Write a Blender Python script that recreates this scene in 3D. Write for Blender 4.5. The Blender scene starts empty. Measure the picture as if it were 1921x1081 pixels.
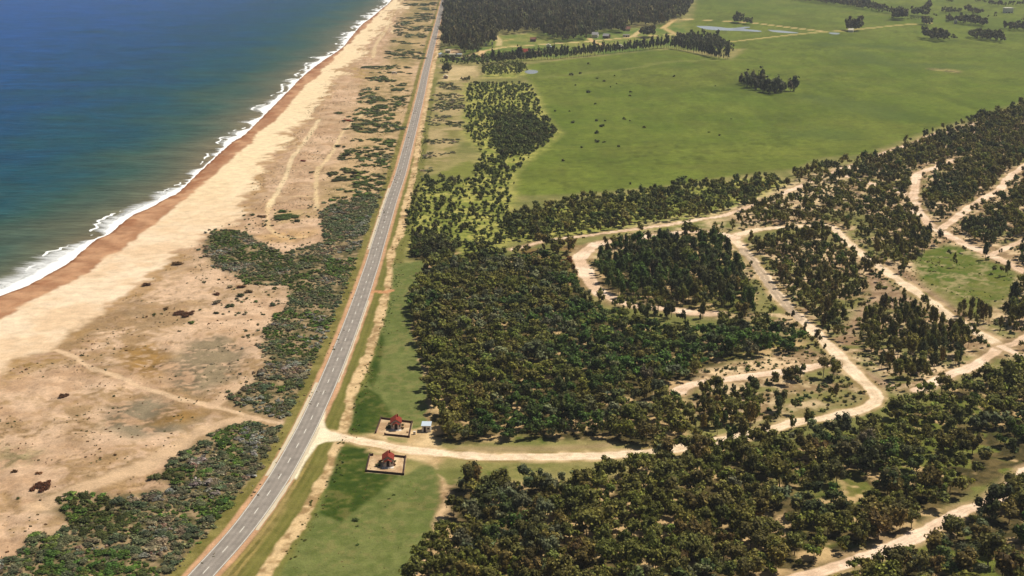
import bpy, math, random
import numpy as np

# ------------------------------------------------------------------ camera model
F, HC, YH = 2600.0, 180.0, -180.0
CX, CY = 960.5, 540.5
TH = math.atan((CY - YH) / F)
ST, CT = math.sin(TH), math.cos(TH)
C = bpy.context.scene.collection


def P(x, y, z=0.0):
    """ground point seen at photo pixel (x, y)"""
    x = np.asarray(x, float); y = np.asarray(y, float)
    u = (x - CX) / F; v = (y - CY) / F
    dz = -v * CT - ST
    t = (z - HC) / dz
    return np.stack([u * t, (CT - v * ST) * t], -1)


def PP(pts, z=0.0):
    a = np.array(pts, float)
    return P(a[:, 0], a[:, 1], z)


def mpp(y):
    """metres per photo pixel, sideways, on row y"""
    return HC / ((y - YH) * CT)


# ------------------------------------------------------------------ numpy helpers
def _hash(ix, iy, seed):
    h = (ix.astype(np.uint32) * np.uint32(374761393) + iy.astype(np.uint32) * np.uint32(668265263) + np.uint32(seed * 974711 + 1013))
    h = (h ^ (h >> np.uint32(13))) * np.uint32(1274126177)
    h = h ^ (h >> np.uint32(16))
    return (h & np.uint32(0xFFFFFF)).astype(np.float32) / np.float32(0xFFFFFF)


def vnoise(x, y, seed):
    xf = np.floor(x); yf = np.floor(y)
    fx = (x - xf).astype(np.float32); fy = (y - yf).astype(np.float32)
    fx = fx * fx * (3 - 2 * fx); fy = fy * fy * (3 - 2 * fy)
    ix = xf.astype(np.int64); iy = yf.astype(np.int64)
    a = _hash(ix, iy, seed); b = _hash(ix + 1, iy, seed)
    c = _hash(ix, iy + 1, seed); d = _hash(ix + 1, iy + 1, seed)
    return (a + (b - a) * fx) * (1 - fy) + (c + (d - c) * fx) * fy


def fbm(x, y, scale, octv=3, seed=0, gain=0.55):
    r = 0; amp = 1.0; tot = 0
    x = x / scale; y = y / scale
    for o in range(octv):
        r = r + amp * vnoise(x, y, seed + o * 17)
        tot += amp; amp *= gain; x = x * 2.03 + 5.1; y = y * 2.03 + 1.7
    return r / tot


def sstep(a, b, x):
    t = np.clip((x - a) / (b - a), 0, 1)
    return t * t * (3 - 2 * t)


def seg_dist(X, Y, pts, closed):
    """min distance to a polyline"""
    d2 = np.full(X.shape, 1e18)
    n = len(pts)
    for i in range(n if closed else n - 1):
        ax, ay = pts[i]; bx, by = pts[(i + 1) % n]
        ex, ey = bx - ax, by - ay
        L = ex * ex + ey * ey + 1e-9
        t = np.clip(((X - ax) * ex + (Y - ay) * ey) / L, 0, 1)
        d2 = np.minimum(d2, (X - ax - t * ex) ** 2 + (Y - ay - t * ey) ** 2)
    return np.sqrt(d2)


def inside(X, Y, pts):
    r = np.zeros(X.shape, bool)
    n = len(pts)
    for i in range(n):
        ax, ay = pts[i]; bx, by = pts[(i + 1) % n]
        if ay == by:
            continue
        c = ((ay > Y) != (by > Y)) & (X < (bx - ax) * (Y - ay) / (by - ay) + ax)
        r ^= c
    return r


def sdf(X, Y, pts, margin):
    """signed distance, positive inside; -margin where far away"""
    pts = np.asarray(pts)
    lo = pts.min(0) - margin; hi = pts.max(0) + margin
    s = np.full(X.shape, -float(margin))
    k = (X > lo[0]) & (X < hi[0]) & (Y > lo[1]) & (Y < hi[1])
    if k.any():
        x, y = X[k], Y[k]
        d = seg_dist(x, y, pts, True)
        s[k] = np.where(inside(x, y, pts), d, -np.minimum(d, margin))
    return s


def pdist(X, Y, pts, margin):
    pts = np.asarray(pts)
    lo = pts.min(0) - margin; hi = pts.max(0) + margin
    s = np.full(X.shape, float(margin))
    k = (X > lo[0]) & (X < hi[0]) & (Y > lo[1]) & (Y < hi[1])
    if k.any():
        s[k] = np.minimum(margin, seg_dist(X[k], Y[k], pts, False))
    return s


def smooth_path(px, step=3.0, it=3):
    """Catmull-Rom through the pixel points, in world metres, resampled evenly"""
    w = PP(px)
    w = np.vstack([2 * w[0] - w[1], w, 2 * w[-1] - w[-2]])
    out = []
    for i in range(1, len(w) - 2):
        p0, p1, p2, p3 = w[i - 1], w[i], w[i + 1], w[i + 2]
        n = max(2, int(np.linalg.norm(p2 - p1) / step))
        for k in range(n):
            t = k / n
            out.append(0.5 * ((2 * p1) + (-p0 + p2) * t + (2 * p0 - 5 * p1 + 4 * p2 - p3) * t * t + (-p0 + 3 * p1 - 3 * p2 + p3) * t ** 3))
    out.append(w[-2])
    out = np.array(out)
    d = np.r_[0, np.cumsum(np.linalg.norm(np.diff(out, axis=0), axis=1))]
    s = np.arange(0, d[-1], step)
    out = np.stack([np.interp(s, d, out[:, 0]), np.interp(s, d, out[:, 1])], 1)
    for _ in range(it):
        m = out.copy()
        m[1:-1] = 0.25 * out[:-2] + 0.5 * out[1:-1] + 0.25 * out[2:]
        out = m
    return out


def lin(rgb, k=1.0):
    c = np.array(rgb, float) / 255.0
    return np.where(c <= 0.04045, c / 12.92, ((c + 0.055) / 1.055) ** 2.4) * k


# ------------------------------------------------------------------ mesh + object helpers
def make_mesh(name, V, quads=None, tris=None, mat=None, col=None, vec=None, smooth=False, mats=None, fmat=None):
    me = bpy.data.meshes.new(name)
    nq = 0 if quads is None else len(quads)
    nt = 0 if tris is None else len(tris)
    me.vertices.add(len(V))
    me.vertices.foreach_set("co", np.asarray(V, np.float32).ravel())
    idx = []
    if nq: idx.append(np.asarray(quads, np.int32).ravel())
    if nt: idx.append(np.asarray(tris, np.int32).ravel())
    idx = np.concatenate(idx)
    me.loops.add(len(idx)); me.loops.foreach_set("vertex_index", idx)
    me.polygons.add(nq + nt)
    st = np.concatenate([np.arange(nq) * 4, nq * 4 + np.arange(nt) * 3]).astype(np.int32)
    me.polygons.foreach_set("loop_start", st)
    me.polygons.foreach_set("loop_total", np.concatenate([np.full(nq, 4), np.full(nt, 3)]).astype(np.int32))
    me.polygons.foreach_set("use_smooth", np.full(nq + nt, smooth))
    for m in (mats or ([mat] if mat else [])):
        me.materials.append(m)
    if fmat is not None:
        me.polygons.foreach_set("material_index", np.asarray(fmat, np.int32))
    me.update(calc_edges=True)
    if col is not None:
        a = me.color_attributes.new("tint", 'FLOAT_COLOR', 'POINT')
        c = np.ones((len(V), 4), np.float32); c[:, :3] = col
        a.data.foreach_set("color", c.ravel())
    if vec is not None:
        a = me.attributes.new("shore", 'FLOAT_VECTOR', 'POINT')
        a.data.foreach_set("vector", np.asarray(vec, np.float32).ravel())
    return me


def link(name, me, parent=None, label=None, cat=None, group=None, kind=None, loc=None):
    o = bpy.data.objects.new(name, me)
    C.objects.link(o)
    if parent: o.parent = parent
    if loc is not None: o.location = loc
    if label: o["label"] = label
    if cat: o["category"] = cat
    if group: o["group"] = group
    if kind: o["kind"] = kind
    return o


class MB:
    """collects boxes, prisms and tubes for one mesh"""
    def __init__(s): s.v = []; s.q = []; s.t = []
    def add(s, V, Q=(), T=()):
        b = len(s.v); s.v += [tuple(p) for p in V]
        s.q += [tuple(b + i for i in f) for f in Q]; s.t += [tuple(b + i for i in f) for f in T]
    def box(s, x0, x1, y0, y1, z0, z1):
        V = [(x, y, z) for z in (z0, z1) for y in (y0, y1) for x in (x0, x1)]
        s.add(V, [(0, 2, 3, 1), (4, 5, 7, 6), (0, 1, 5, 4), (2, 6, 7, 3), (0, 4, 6, 2), (1, 3, 7, 5)])
    def tube(s, p0, p1, r0, r1, n=7):
        p0 = np.array(p0, float); p1 = np.array(p1, float)
        d = p1 - p0; d /= np.linalg.norm(d)
        a = np.cross(d, (0, 0, 1.0) if abs(d[2]) < .9 else (1.0, 0, 0)); a /= np.linalg.norm(a); b = np.cross(d, a)
        V = []
        for p, r in ((p0, r0), (p1, r1)):
            for k in range(n):
                t = 2 * math.pi * k / n
                V.append(p + r * (math.cos(t) * a + math.sin(t) * b))
        V.append(p1 + d * r1 * .3)
        s.add(V, [(k, (k + 1) % n, n + (k + 1) % n, n + k) for k in range(n)], [(n + k, n + (k + 1) % n, 2 * n) for k in range(n)])
    def mesh(s, name, mat, smooth=False, col=None):
        return make_mesh(name, np.array(s.v), np.array(s.q) if s.q else None, np.array(s.t) if s.t else None, mat, smooth=smooth,
                         col=None if col is None else np.tile(col, (len(s.v), 1)))
    def build(s, name, mat, parent=None, smooth=False, **k):
        return link(name, s.mesh(name, mat, smooth), parent, **k)


# ------------------------------------------------------------------ materials
def new_mat(name):
    m = bpy.data.materials.new(name); m.use_nodes = True
    nt = m.node_tree
    b = nt.nodes["Principled BSDF"]
    b.inputs["Specular IOR Level"].default_value = 0.2
    return m, nt, b


def N(nt, t, **k):
    n = nt.nodes.new(t)
    for a, v in k.items(): setattr(n, a, v)
    return n


def plain(name, rgb, rough=0.8, grain=0.25, scale=3.0, k=0.8, spec=0.2):
    m, nt, b = new_mat(name)
    c = lin(rgb, k)
    tc = N(nt, "ShaderNodeTexCoord"); no = N(nt, "ShaderNodeTexNoise")
    no.inputs["Scale"].default_value = scale; no.inputs["Detail"].default_value = 5
    nt.links.new(tc.outputs["Object"], no.inputs["Vector"])
    mx = N(nt, "ShaderNodeMix", data_type='RGBA')
    mx.inputs[6].default_value = (*(c * (1 - grain)), 1); mx.inputs[7].default_value = (*np.minimum(c * (1 + grain), .95), 1)
    nt.links.new(no.outputs["Fac"], mx.inputs[0]); nt.links.new(mx.outputs[2], b.inputs["Base Color"])
    b.inputs["Roughness"].default_value = rough; b.inputs["Specular IOR Level"].default_value = spec
    return m


def ground_material():
    m, nt, b = new_mat("ground_soil")
    at = N(nt, "ShaderNodeAttribute", attribute_name="tint")
    ge = N(nt, "ShaderNodeNewGeometry")
    facs = []
    for sc, det in ((1.4, 4), (0.16, 5)):
        no = N(nt, "ShaderNodeTexNoise"); no.inputs["Scale"].default_value = sc; no.inputs["Detail"].default_value = det
        no.inputs["Roughness"].default_value = 0.7
        nt.links.new(ge.outputs["Position"], no.inputs["Vector"]); facs.append(no.outputs["Fac"])
    ad = N(nt, "ShaderNodeMath", operation='ADD'); nt.links.new(facs[0], ad.inputs[0]); nt.links.new(facs[1], ad.inputs[1])
    mr = N(nt, "ShaderNodeMapRange"); mr.inputs["From Min"].default_value = 0.6; mr.inputs["From Max"].default_value = 1.4
    mr.inputs["To Min"].default_value = 0.62; mr.inputs["To Max"].default_value = 1.38
    nt.links.new(ad.outputs[0], mr.inputs["Value"])
    mu = N(nt, "ShaderNodeVectorMath", operation='SCALE')
    nt.links.new(at.outputs["Color"], mu.inputs[0]); nt.links.new(mr.outputs[0], mu.inputs["Scale"])
    nt.links.new(mu.outputs[0], b.inputs["Base Color"])
    bp = N(nt, "ShaderNodeBump"); bp.inputs["Strength"].default_value = 0.35; bp.inputs["Distance"].default_value = 0.5
    nt.links.new(ad.outputs[0], bp.inputs["Height"]); nt.links.new(bp.outputs[0], b.inputs["Normal"])
    b.inputs["Roughness"].default_value = 0.95; b.inputs["Specular IOR Level"].default_value = 0.05
    return m


def leaf_material(name, var=0.35, rough=0.7):
    m, nt, b = new_mat(name)
    at = N(nt, "ShaderNodeAttribute", attribute_name="tint")
    oi = N(nt, "ShaderNodeObjectInfo")
    hs = N(nt, "ShaderNodeHueSaturation")
    r1 = N(nt, "ShaderNodeMapRange"); r1.inputs["To Min"].default_value = 1 - var; r1.inputs["To Max"].default_value = 1 + var
    r2 = N(nt, "ShaderNodeMapRange"); r2.inputs["To Min"].default_value = 0.48; r2.inputs["To Max"].default_value = 0.52
    mm = N(nt, "ShaderNodeMath", operation='MULTIPLY'); mm.inputs[1].default_value = 7.31
    fr = N(nt, "ShaderNodeMath", operation='FRACT')
    nt.links.new(oi.outputs["Random"], r1.inputs["Value"]); nt.links.new(oi.outputs["Random"], mm.inputs[0])
    nt.links.new(mm.outputs[0], fr.inputs[0]); nt.links.new(fr.outputs[0], r2.inputs["Value"])
    nt.links.new(r1.outputs[0], hs.inputs["Value"]); nt.links.new(r2.outputs[0], hs.inputs["Hue"])
    nt.links.new(at.outputs["Color"], hs.inputs["Color"]); nt.links.new(hs.outputs[0], b.inputs["Base Color"])
    b.inputs["Roughness"].default_value = rough; b.inputs["Specular IOR Level"].default_value = 0.15
    tr = N(nt, "ShaderNodeBsdfTranslucent"); nt.links.new(hs.outputs[0], tr.inputs["Color"])
    mix = N(nt, "ShaderNodeMixShader"); mix.inputs[0].default_value = 0.28
    nt.links.new(b.outputs[0], mix.inputs[1]); nt.links.new(tr.outputs[0], mix.inputs[2])
    nt.links.new(mix.outputs[0], nt.nodes["Material Output"].inputs["Surface"])
    return m


M_GROUND = ground_material()
M_LEAF = leaf_material("leaves")
M_LEAF1 = leaf_material("leaves_of_the_wood", var=0.0)
M_BARK = plain("bark", (112, 96, 78), .9)

# ------------------------------------------------------------------ digitised outlines (photo pixels on the ground)
SHORE = [(-420, 700), (-200, 617), (0, 553), (43, 537), (83, 517), (125, 493), (160, 463), (180, 447), (200, 440), (233, 413), (253, 400), (277, 390),
         (313, 370), (333, 360), (367, 327), (393, 303), (433, 267), (453, 255), (473, 237), (500, 210), (540, 170), (567, 143),
         (600, 117), (640, 90), (657, 70), (677, 47), (697, 32), (717, 15), (732, 2), (752, -25), (775, -55), (800, -85), (830, -115), (855, -138), (880, -155)]
WET = [(-420, 745), (-200, 662), (0, 597), (37, 573), (90, 548), (147, 523), (177, 503), (193, 485), (233, 467), (263, 443), (273, 427), (300, 413), (313, 400),
       (333, 383), (363, 363), (370, 358), (400, 333), (423, 307), (460, 277), (487, 250), (513, 230), (530, 210), (547, 190), (573, 160),
       (597, 140), (617, 120), (650, 87), (670, 67), (690, 47), (707, 30), (723, 13), (739, -1), (757, -24), (779, -53), (803, -83), (832, -114), (857, -137), (881, -154.5)]
DUNE = [(-420, 850), (-150, 760), (0, 703), (50, 672), (107, 657), (140, 627), (180, 600), (213, 577), (250, 553), (283, 520), (327, 490), (360, 463), (383, 443),
        (430, 425), (450, 395), (462, 365), (480, 333), (500, 310), (520, 283), (547, 253), (567, 233), (580, 200), (600, 180), (617, 160),
        (633, 143), (657, 117), (683, 97), (703, 70), (720, 47), (740, 17), (753, 0), (770, -24), (790, -53), (812, -83), (838, -114), (861, -137), (884, -154)]
ROAD = [(300, 1180), (338, 1126), (383, 1073), (418, 1037), (446, 1004), (472, 972), (494, 940), (516, 909), (533.5, 880.5), (549, 853), (563.5, 826), (577.3, 800.5),
        (588.5, 776), (599.5, 752.5), (610.5, 729), (628, 687), (643.5, 649), (657.5, 613), (669.5, 580), (680.5, 549.5), (690, 520),
        (699, 494), (710, 456), (722, 417), (735, 374), (751, 328), (763, 283), (778, 225), (790, 175), (799, 133), (808, 97), (817, 60), (824.5, 30), (831.5, 0), (841, -42), (851, -80), (861, -112), (872, -135), (888, -155)]
TRK = [(480, 1110), (493, 1080), (513, 1053), (540, 1013), (573, 960), (600, 913), (615, 887), (630, 848), (636, 826), (647, 809), (650, 785), (658, 757), (665, 729), (673, 705), (683, 687), (693, 660), (702, 632),
       (710, 610), (717, 577), (722, 560), (731, 533), (733, 513), (732, 487), (736, 467), (748, 445), (757, 406), (766, 370), (775, 330), (783, 285), (790, 240), (800, 190), (809, 145),
       (819, 100), (828, 55), (836, 20), (842, -8), (850, -42)]
BERM = TRK
ROADS = {  # name: (points, width in metres)
    'gravel': ([(592, 812), (622, 818), (650, 822), (700, 831), (760, 843), (850, 853), (940, 858), (1020, 857), (1090, 856), (1150, 853), (1210, 849), (1280, 839), (1350, 827),
                (1420, 812), (1465, 801), (1513, 788), (1553, 784), (1580, 776), (1613, 769), (1636, 759), (1645, 746), (1638, 732), (1622, 718), (1608, 704), (1567, 660),
                (1533, 627), (1480, 577), (1453, 547), (1430, 513), (1407, 483), (1387, 460), (1377, 446), (1395, 437), (1430, 430), (1460, 427), (1510, 425), (1560, 424),
                (1578, 444), (1600, 463), (1630, 487), (1663, 510), (1703, 537), (1747, 567), (1787, 597), (1827, 622), (1853, 634), (1880, 650)], 5.6),
    'loop': ([(1377, 446), (1350, 440), (1310, 434), (1260, 438), (1193, 447), (1160, 450), (1120, 458), (1097, 473), (1087, 486), (1094, 500), (1103, 520), (1112, 534), (1124, 549), (1145, 559),
              (1180, 571), (1210, 575), (1257, 580), (1310, 589), (1350, 588)], 7.5),
    'upper': ([(965, 468), (990, 460), (1025, 452), (1080, 444), (1140, 437), (1207, 428), (1257, 421), (1310, 412), (1350, 406), (1400, 390), (1450, 370), (1490, 354), (1533, 335), (1570, 321), (1607, 309)], 4.2),
    'edge': ([(1627, 299), (1667, 284), (1690, 276), (1717, 268), (1747, 254), (1777, 247), (1830, 232)], 3.6),
    'ridge': ([(1583, 328), (1613, 338), (1647, 348), (1685, 357), (1712, 375), (1722, 398), (1745, 421), (1770, 437), (1800, 453), (1830, 467), (1857, 478), (1890, 494), (1925, 511), (1990, 545)], 6.5),
    'cross': ([(1767, 428), (1790, 411), (1810, 396), (1840, 376), (1873, 357), (1890, 336), (1913, 318), (1960, 290)], 5.5),
    'fork': ([(1712, 374), (1718, 345), (1722, 327), (1748, 317), (1775, 307), (1795, 299)], 6.0),
    'spur': ([(1857, 478), (1874, 472), (1907, 457), (1960, 435)], 4.5),
    'corner': ([(1877, 650), (1862, 664), (1827, 687), (1780, 704), (1747, 720), (1715, 735)], 5.0),
    'east': ([(1880, 650), (1900, 646), (1925, 632), (1990, 595)], 5.0),
    'east_low': ([(1880, 650), (1900, 660), (1925, 672), (1990, 705)], 4.0),
    'side': ([(1567, 680), (1533, 687), (1480, 697), (1430, 703), (1347, 714), (1290, 724), (1270, 738)], 5.5),
    'bottom': ([(1990, 860), (1921, 888), (1905, 903), (1878, 925), (1850, 945), (1813, 955), (1740, 996), (1700, 1014), (1660, 1032), (1625, 1045), (1563, 1064), (1500, 1082), (1420, 1110)], 5.0),
}
POLY = {
    'pasture': [(985, 122), (1080, 110), (1260, 92), (1310, 102), (1372, 112), (1400, 92), (1290, 92), (1270, 75), (1250, 55), (1300, 36), (1310, -10), (1290, -60), (1100, -120), (900, -160), (2700, -160), (2700, 60), (2100, 130), (1921, 190), (1760, 240),
                (1620, 290), (1540, 296), (1490, 318), (1430, 322), (1260, 348), (1090, 364), (1000, 367), (962, 365), (968, 325), (1000, 290), (1055, 250), (1024, 215), (1000, 160), (975, 135)],
    'lawn_n': [(735, 496), (800, 489), (812, 500), (798, 527), (768, 545), (772, 600), (790, 660), (805, 735), (800, 795), (760, 812), (657, 812), (664, 770), (690, 712), (715, 622), (730, 562), (735, 522)],
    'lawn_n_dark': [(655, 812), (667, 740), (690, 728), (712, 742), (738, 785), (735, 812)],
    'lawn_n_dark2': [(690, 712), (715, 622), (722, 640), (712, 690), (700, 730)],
    'lawn_s': [(638, 840), (692, 842), (700, 880), (760, 892), (795, 870), (818, 880), (826, 940), (803, 1000), (770, 1090), (770, 1140), (500, 1140), (520, 1081), (560, 1022), (592, 960), (612, 910), (630, 862)],
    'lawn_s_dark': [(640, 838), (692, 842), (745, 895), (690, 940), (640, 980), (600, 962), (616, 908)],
    'yard_n': [(714, 786), (774, 793), (768, 821), (704, 813)],
    'yard_s': [(693, 852), (762, 858), (757, 892), (686, 886)],
    'yard_road': [(690, 815), (800, 800), (835, 845), (820, 880), (780, 862), (690, 848)],
    'wood': [(772, 560), (790, 520), (820, 498), (870, 492), (960, 486), (1060, 502), (1085, 545), (1120, 588), (1200, 618), (1300, 628), (1400, 618), (1440, 616), (1480, 632), (1515, 652), (1500, 662), (1440, 666), (1380, 674), (1310, 692),
             (1272, 752), (1290, 795), (1300, 835), (1220, 838), (1060, 826), (950, 828), (860, 834), (806, 826), (806, 745), (792, 665), (775, 600)],
    'wood_loop': [(1108, 500), (1160, 474), (1260, 462), (1358, 462), (1386, 498), (1412, 548), (1408, 590), (1300, 580), (1200, 566), (1135, 548), (1112, 522)],
    'wood_south': [(826, 918), (900, 912), (1000, 908), (1080, 903), (1140, 896), (1190, 882), (1230, 860), (1300, 850), (1400, 832), (1440, 838), (1480, 828), (1560, 818), (1640, 796), (1700, 765), (1800, 728), (1921, 700), (2300, 680), (2300, 840), (1921, 872), (1850, 915), (1750, 975), (1640, 1030),
                   (1500, 1072), (1400, 1130), (760, 1160), (775, 1060), (800, 1020), (830, 975), (824, 930)],
    'wood_corner': [(2300, 870), (1921, 915), (1870, 955), (1740, 1015), (1640, 1062), (1540, 1100), (1560, 1160), (2300, 1160)],
    'plot_a': [(1400, 460), (1470, 445), (1560, 440), (1600, 490), (1622, 545), (1590, 600), (1560, 655), (1500, 600), (1455, 540), (1420, 495)],
    'plot_b': [(1640, 585), (1700, 572), (1780, 615), (1845, 655), (1750, 708), (1680, 718), (1625, 670), (1605, 630)],
    'plot_c': [(1600, 430), (1690, 410), (1730, 440), (1775, 470), (1770, 510), (1720, 530), (1660, 500), (1620, 465)],
    'plot_d': [(1882, 604), (1888, 565), (1925, 535), (2300, 560), (2300, 640), (1905, 634)],
    'ridge_wood': [(1490, 330), (1540, 318), (1620, 300), (1760, 248), (1921, 200), (2300, 160), (2300, 520), (1921, 500), (1850, 462), (1800, 440), (1760, 415), (1720, 372), (1640, 345), (1560, 345), (1495, 362)],
    'mid_scrub': [(1560, 348), (1640, 355), (1700, 375), (1720, 410), (1690, 425), (1580, 425), (1500, 420), (1400, 430), (1350, 400), (1450, 372)],
    'band': [(950, 410), (1090, 378), (1260, 358), (1430, 336), (1488, 352), (1450, 388), (1380, 408), (1280, 420), (1190, 434), (1060, 455), (960, 452)],
    'plant_a': [(880, 156), (995, 156), (1020, 215), (1050, 250), (1000, 292), (965, 325), (962, 372), (950, 410), (965, 455), (900, 478), (775, 478), (762, 405), (790, 336), (880, 340), (905, 290), (875, 250), (872, 200)],
    'plant_top': [(905, 125), (985, 122), (990, 135), (960, 145), (905, 143)],
    'roadside_clump': [(772, 462), (800, 448), (850, 456), (852, 485), (800, 490), (770, 488)],
    'far_forest': [(838, -10), (833, 45), (829, 92), (860, 93), (868, 106), (899, 106), (900, 94), (930, 87), (932, 68), (1000, 62.5), (1012, 62), (1020, 73), (1037, 76), (1042, 81), (1056, 81), (1106, 75),
                   (1118, 65), (1168, 62), (1171, 52), (1208, 51.5), (1244, 51.5), (1266, 38), (1287, 34), (1289, 25), (1300, 10), (1302, 0), (1290, -40), (1200, -75), (870, -80), (850, -60)],
    'village': [(826, 92), (930, 66), (1170, 54), (1290, 40), (1300, 75), (1370, 100), (1250, 92), (1000, 116), (826, 118)],
    'sand_e': [(828, 120), (905, 126), (905, 145), (880, 160), (872, 200), (868, 250), (845, 300), (790, 330), (780, 325), (795, 240), (812, 150)],
    'scrub_n': [(380, 455), (400, 432), (435, 432), (447, 436), (472, 443), (490, 458), (502, 462), (531, 480), (563, 468), (586, 466), (604, 455), (608, 436), (600, 400), (640, 384), (690, 365), (722, 360),
                (708, 420), (694, 466), (676, 520), (656, 580), (632, 640), (602, 705), (568, 768), (550, 792), (467, 777), (430, 757), (421, 745), (473, 713), (500, 693), (490, 653), (497, 627), (520, 593), (512, 603),
                (543, 579), (541, 550), (537, 536), (488, 538), (465, 534), (447, 522), (431, 514), (398, 501), (386, 483)],
    'scrub_s': [(413, 803), (467, 793), (540, 807), (512, 850), (480, 890), (448, 940), (410, 985), (350, 1050), (300, 1110), (-20, 1140), (-20, 1060), (43, 1043), (50, 1020), (130, 990), (100, 955), (110, 933), (167, 933), (213, 937),
                (287, 922), (337, 918), (300, 905), (320, 863), (353, 847), (383, 830)],
    'scrub_up': [(700, 130), (775, 120), (765, 190), (750, 260), (738, 320), (724, 360), (640, 380), (600, 395), (612, 345), (640, 300), (660, 250), (670, 200), (680, 160)],
    'meadow': [(1690, 520), (1740, 470), (1790, 455), (1850, 490), (1921, 515), (1921, 560), (1870, 600), (1850, 625), (1800, 590), (1750, 555)],
    'brown_strip': [(1620, 470), (1660, 490), (1720, 525), (1770, 560), (1810, 590), (1870, 632), (1845, 622), (1790, 590), (1740, 555), (1680, 515), (1632, 480)],
    'brown_strip2': [(1630, 505), (1700, 550), (1745, 580), (1700, 590), (1640, 570), (1600, 640), (1570, 650), (1590, 600), (1625, 560)],
    'diag_verge': [(1500, 590), (1560, 640), (1620, 690), (1680, 720), (1650, 735), (1625, 715), (1580, 665), (1520, 610)],
}
W = {k: PP(v) for k, v in POLY.items()}
RW = {k: (smooth_path(p, 3.0, 2), w) for k, (p, w) in ROADS.items()}
ROADW = smooth_path(ROAD, 4.0, 8)
TRKW = smooth_path(TRK, 4.0, 2)
SHOREW = smooth_path(SHORE, 3.0, 1)
WETW = PP(WET); DUNEW = PP(DUNE)
far_left = PP([(-3000, 40), (-9000, -120), (300, -160)])
POLY_SEA = np.vstack([SHOREW[::4], PP([(700, -160), (-6000, -150), (-4000, 500), (-1200, 1100)])])
POLY_WET = np.vstack([WETW, PP([(700, -160), (-6000, -150), (-4000, 500), (-1200, 1100)])])
POLY_DUNE = np.vstack([DUNEW, PP([(700, -160), (-6000, -150), (-4000, 500), (-1200, 1100)])])


def to_px(X, Y):
    """photo row of a ground point (for picking detail only)"""
    yc = Y * ST - HC * CT * 1.0
    depth = Y * CT + HC * ST
    v = -(Y * ST - HC * CT) / depth
    return CX + F * X / depth, CY + F * v


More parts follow.
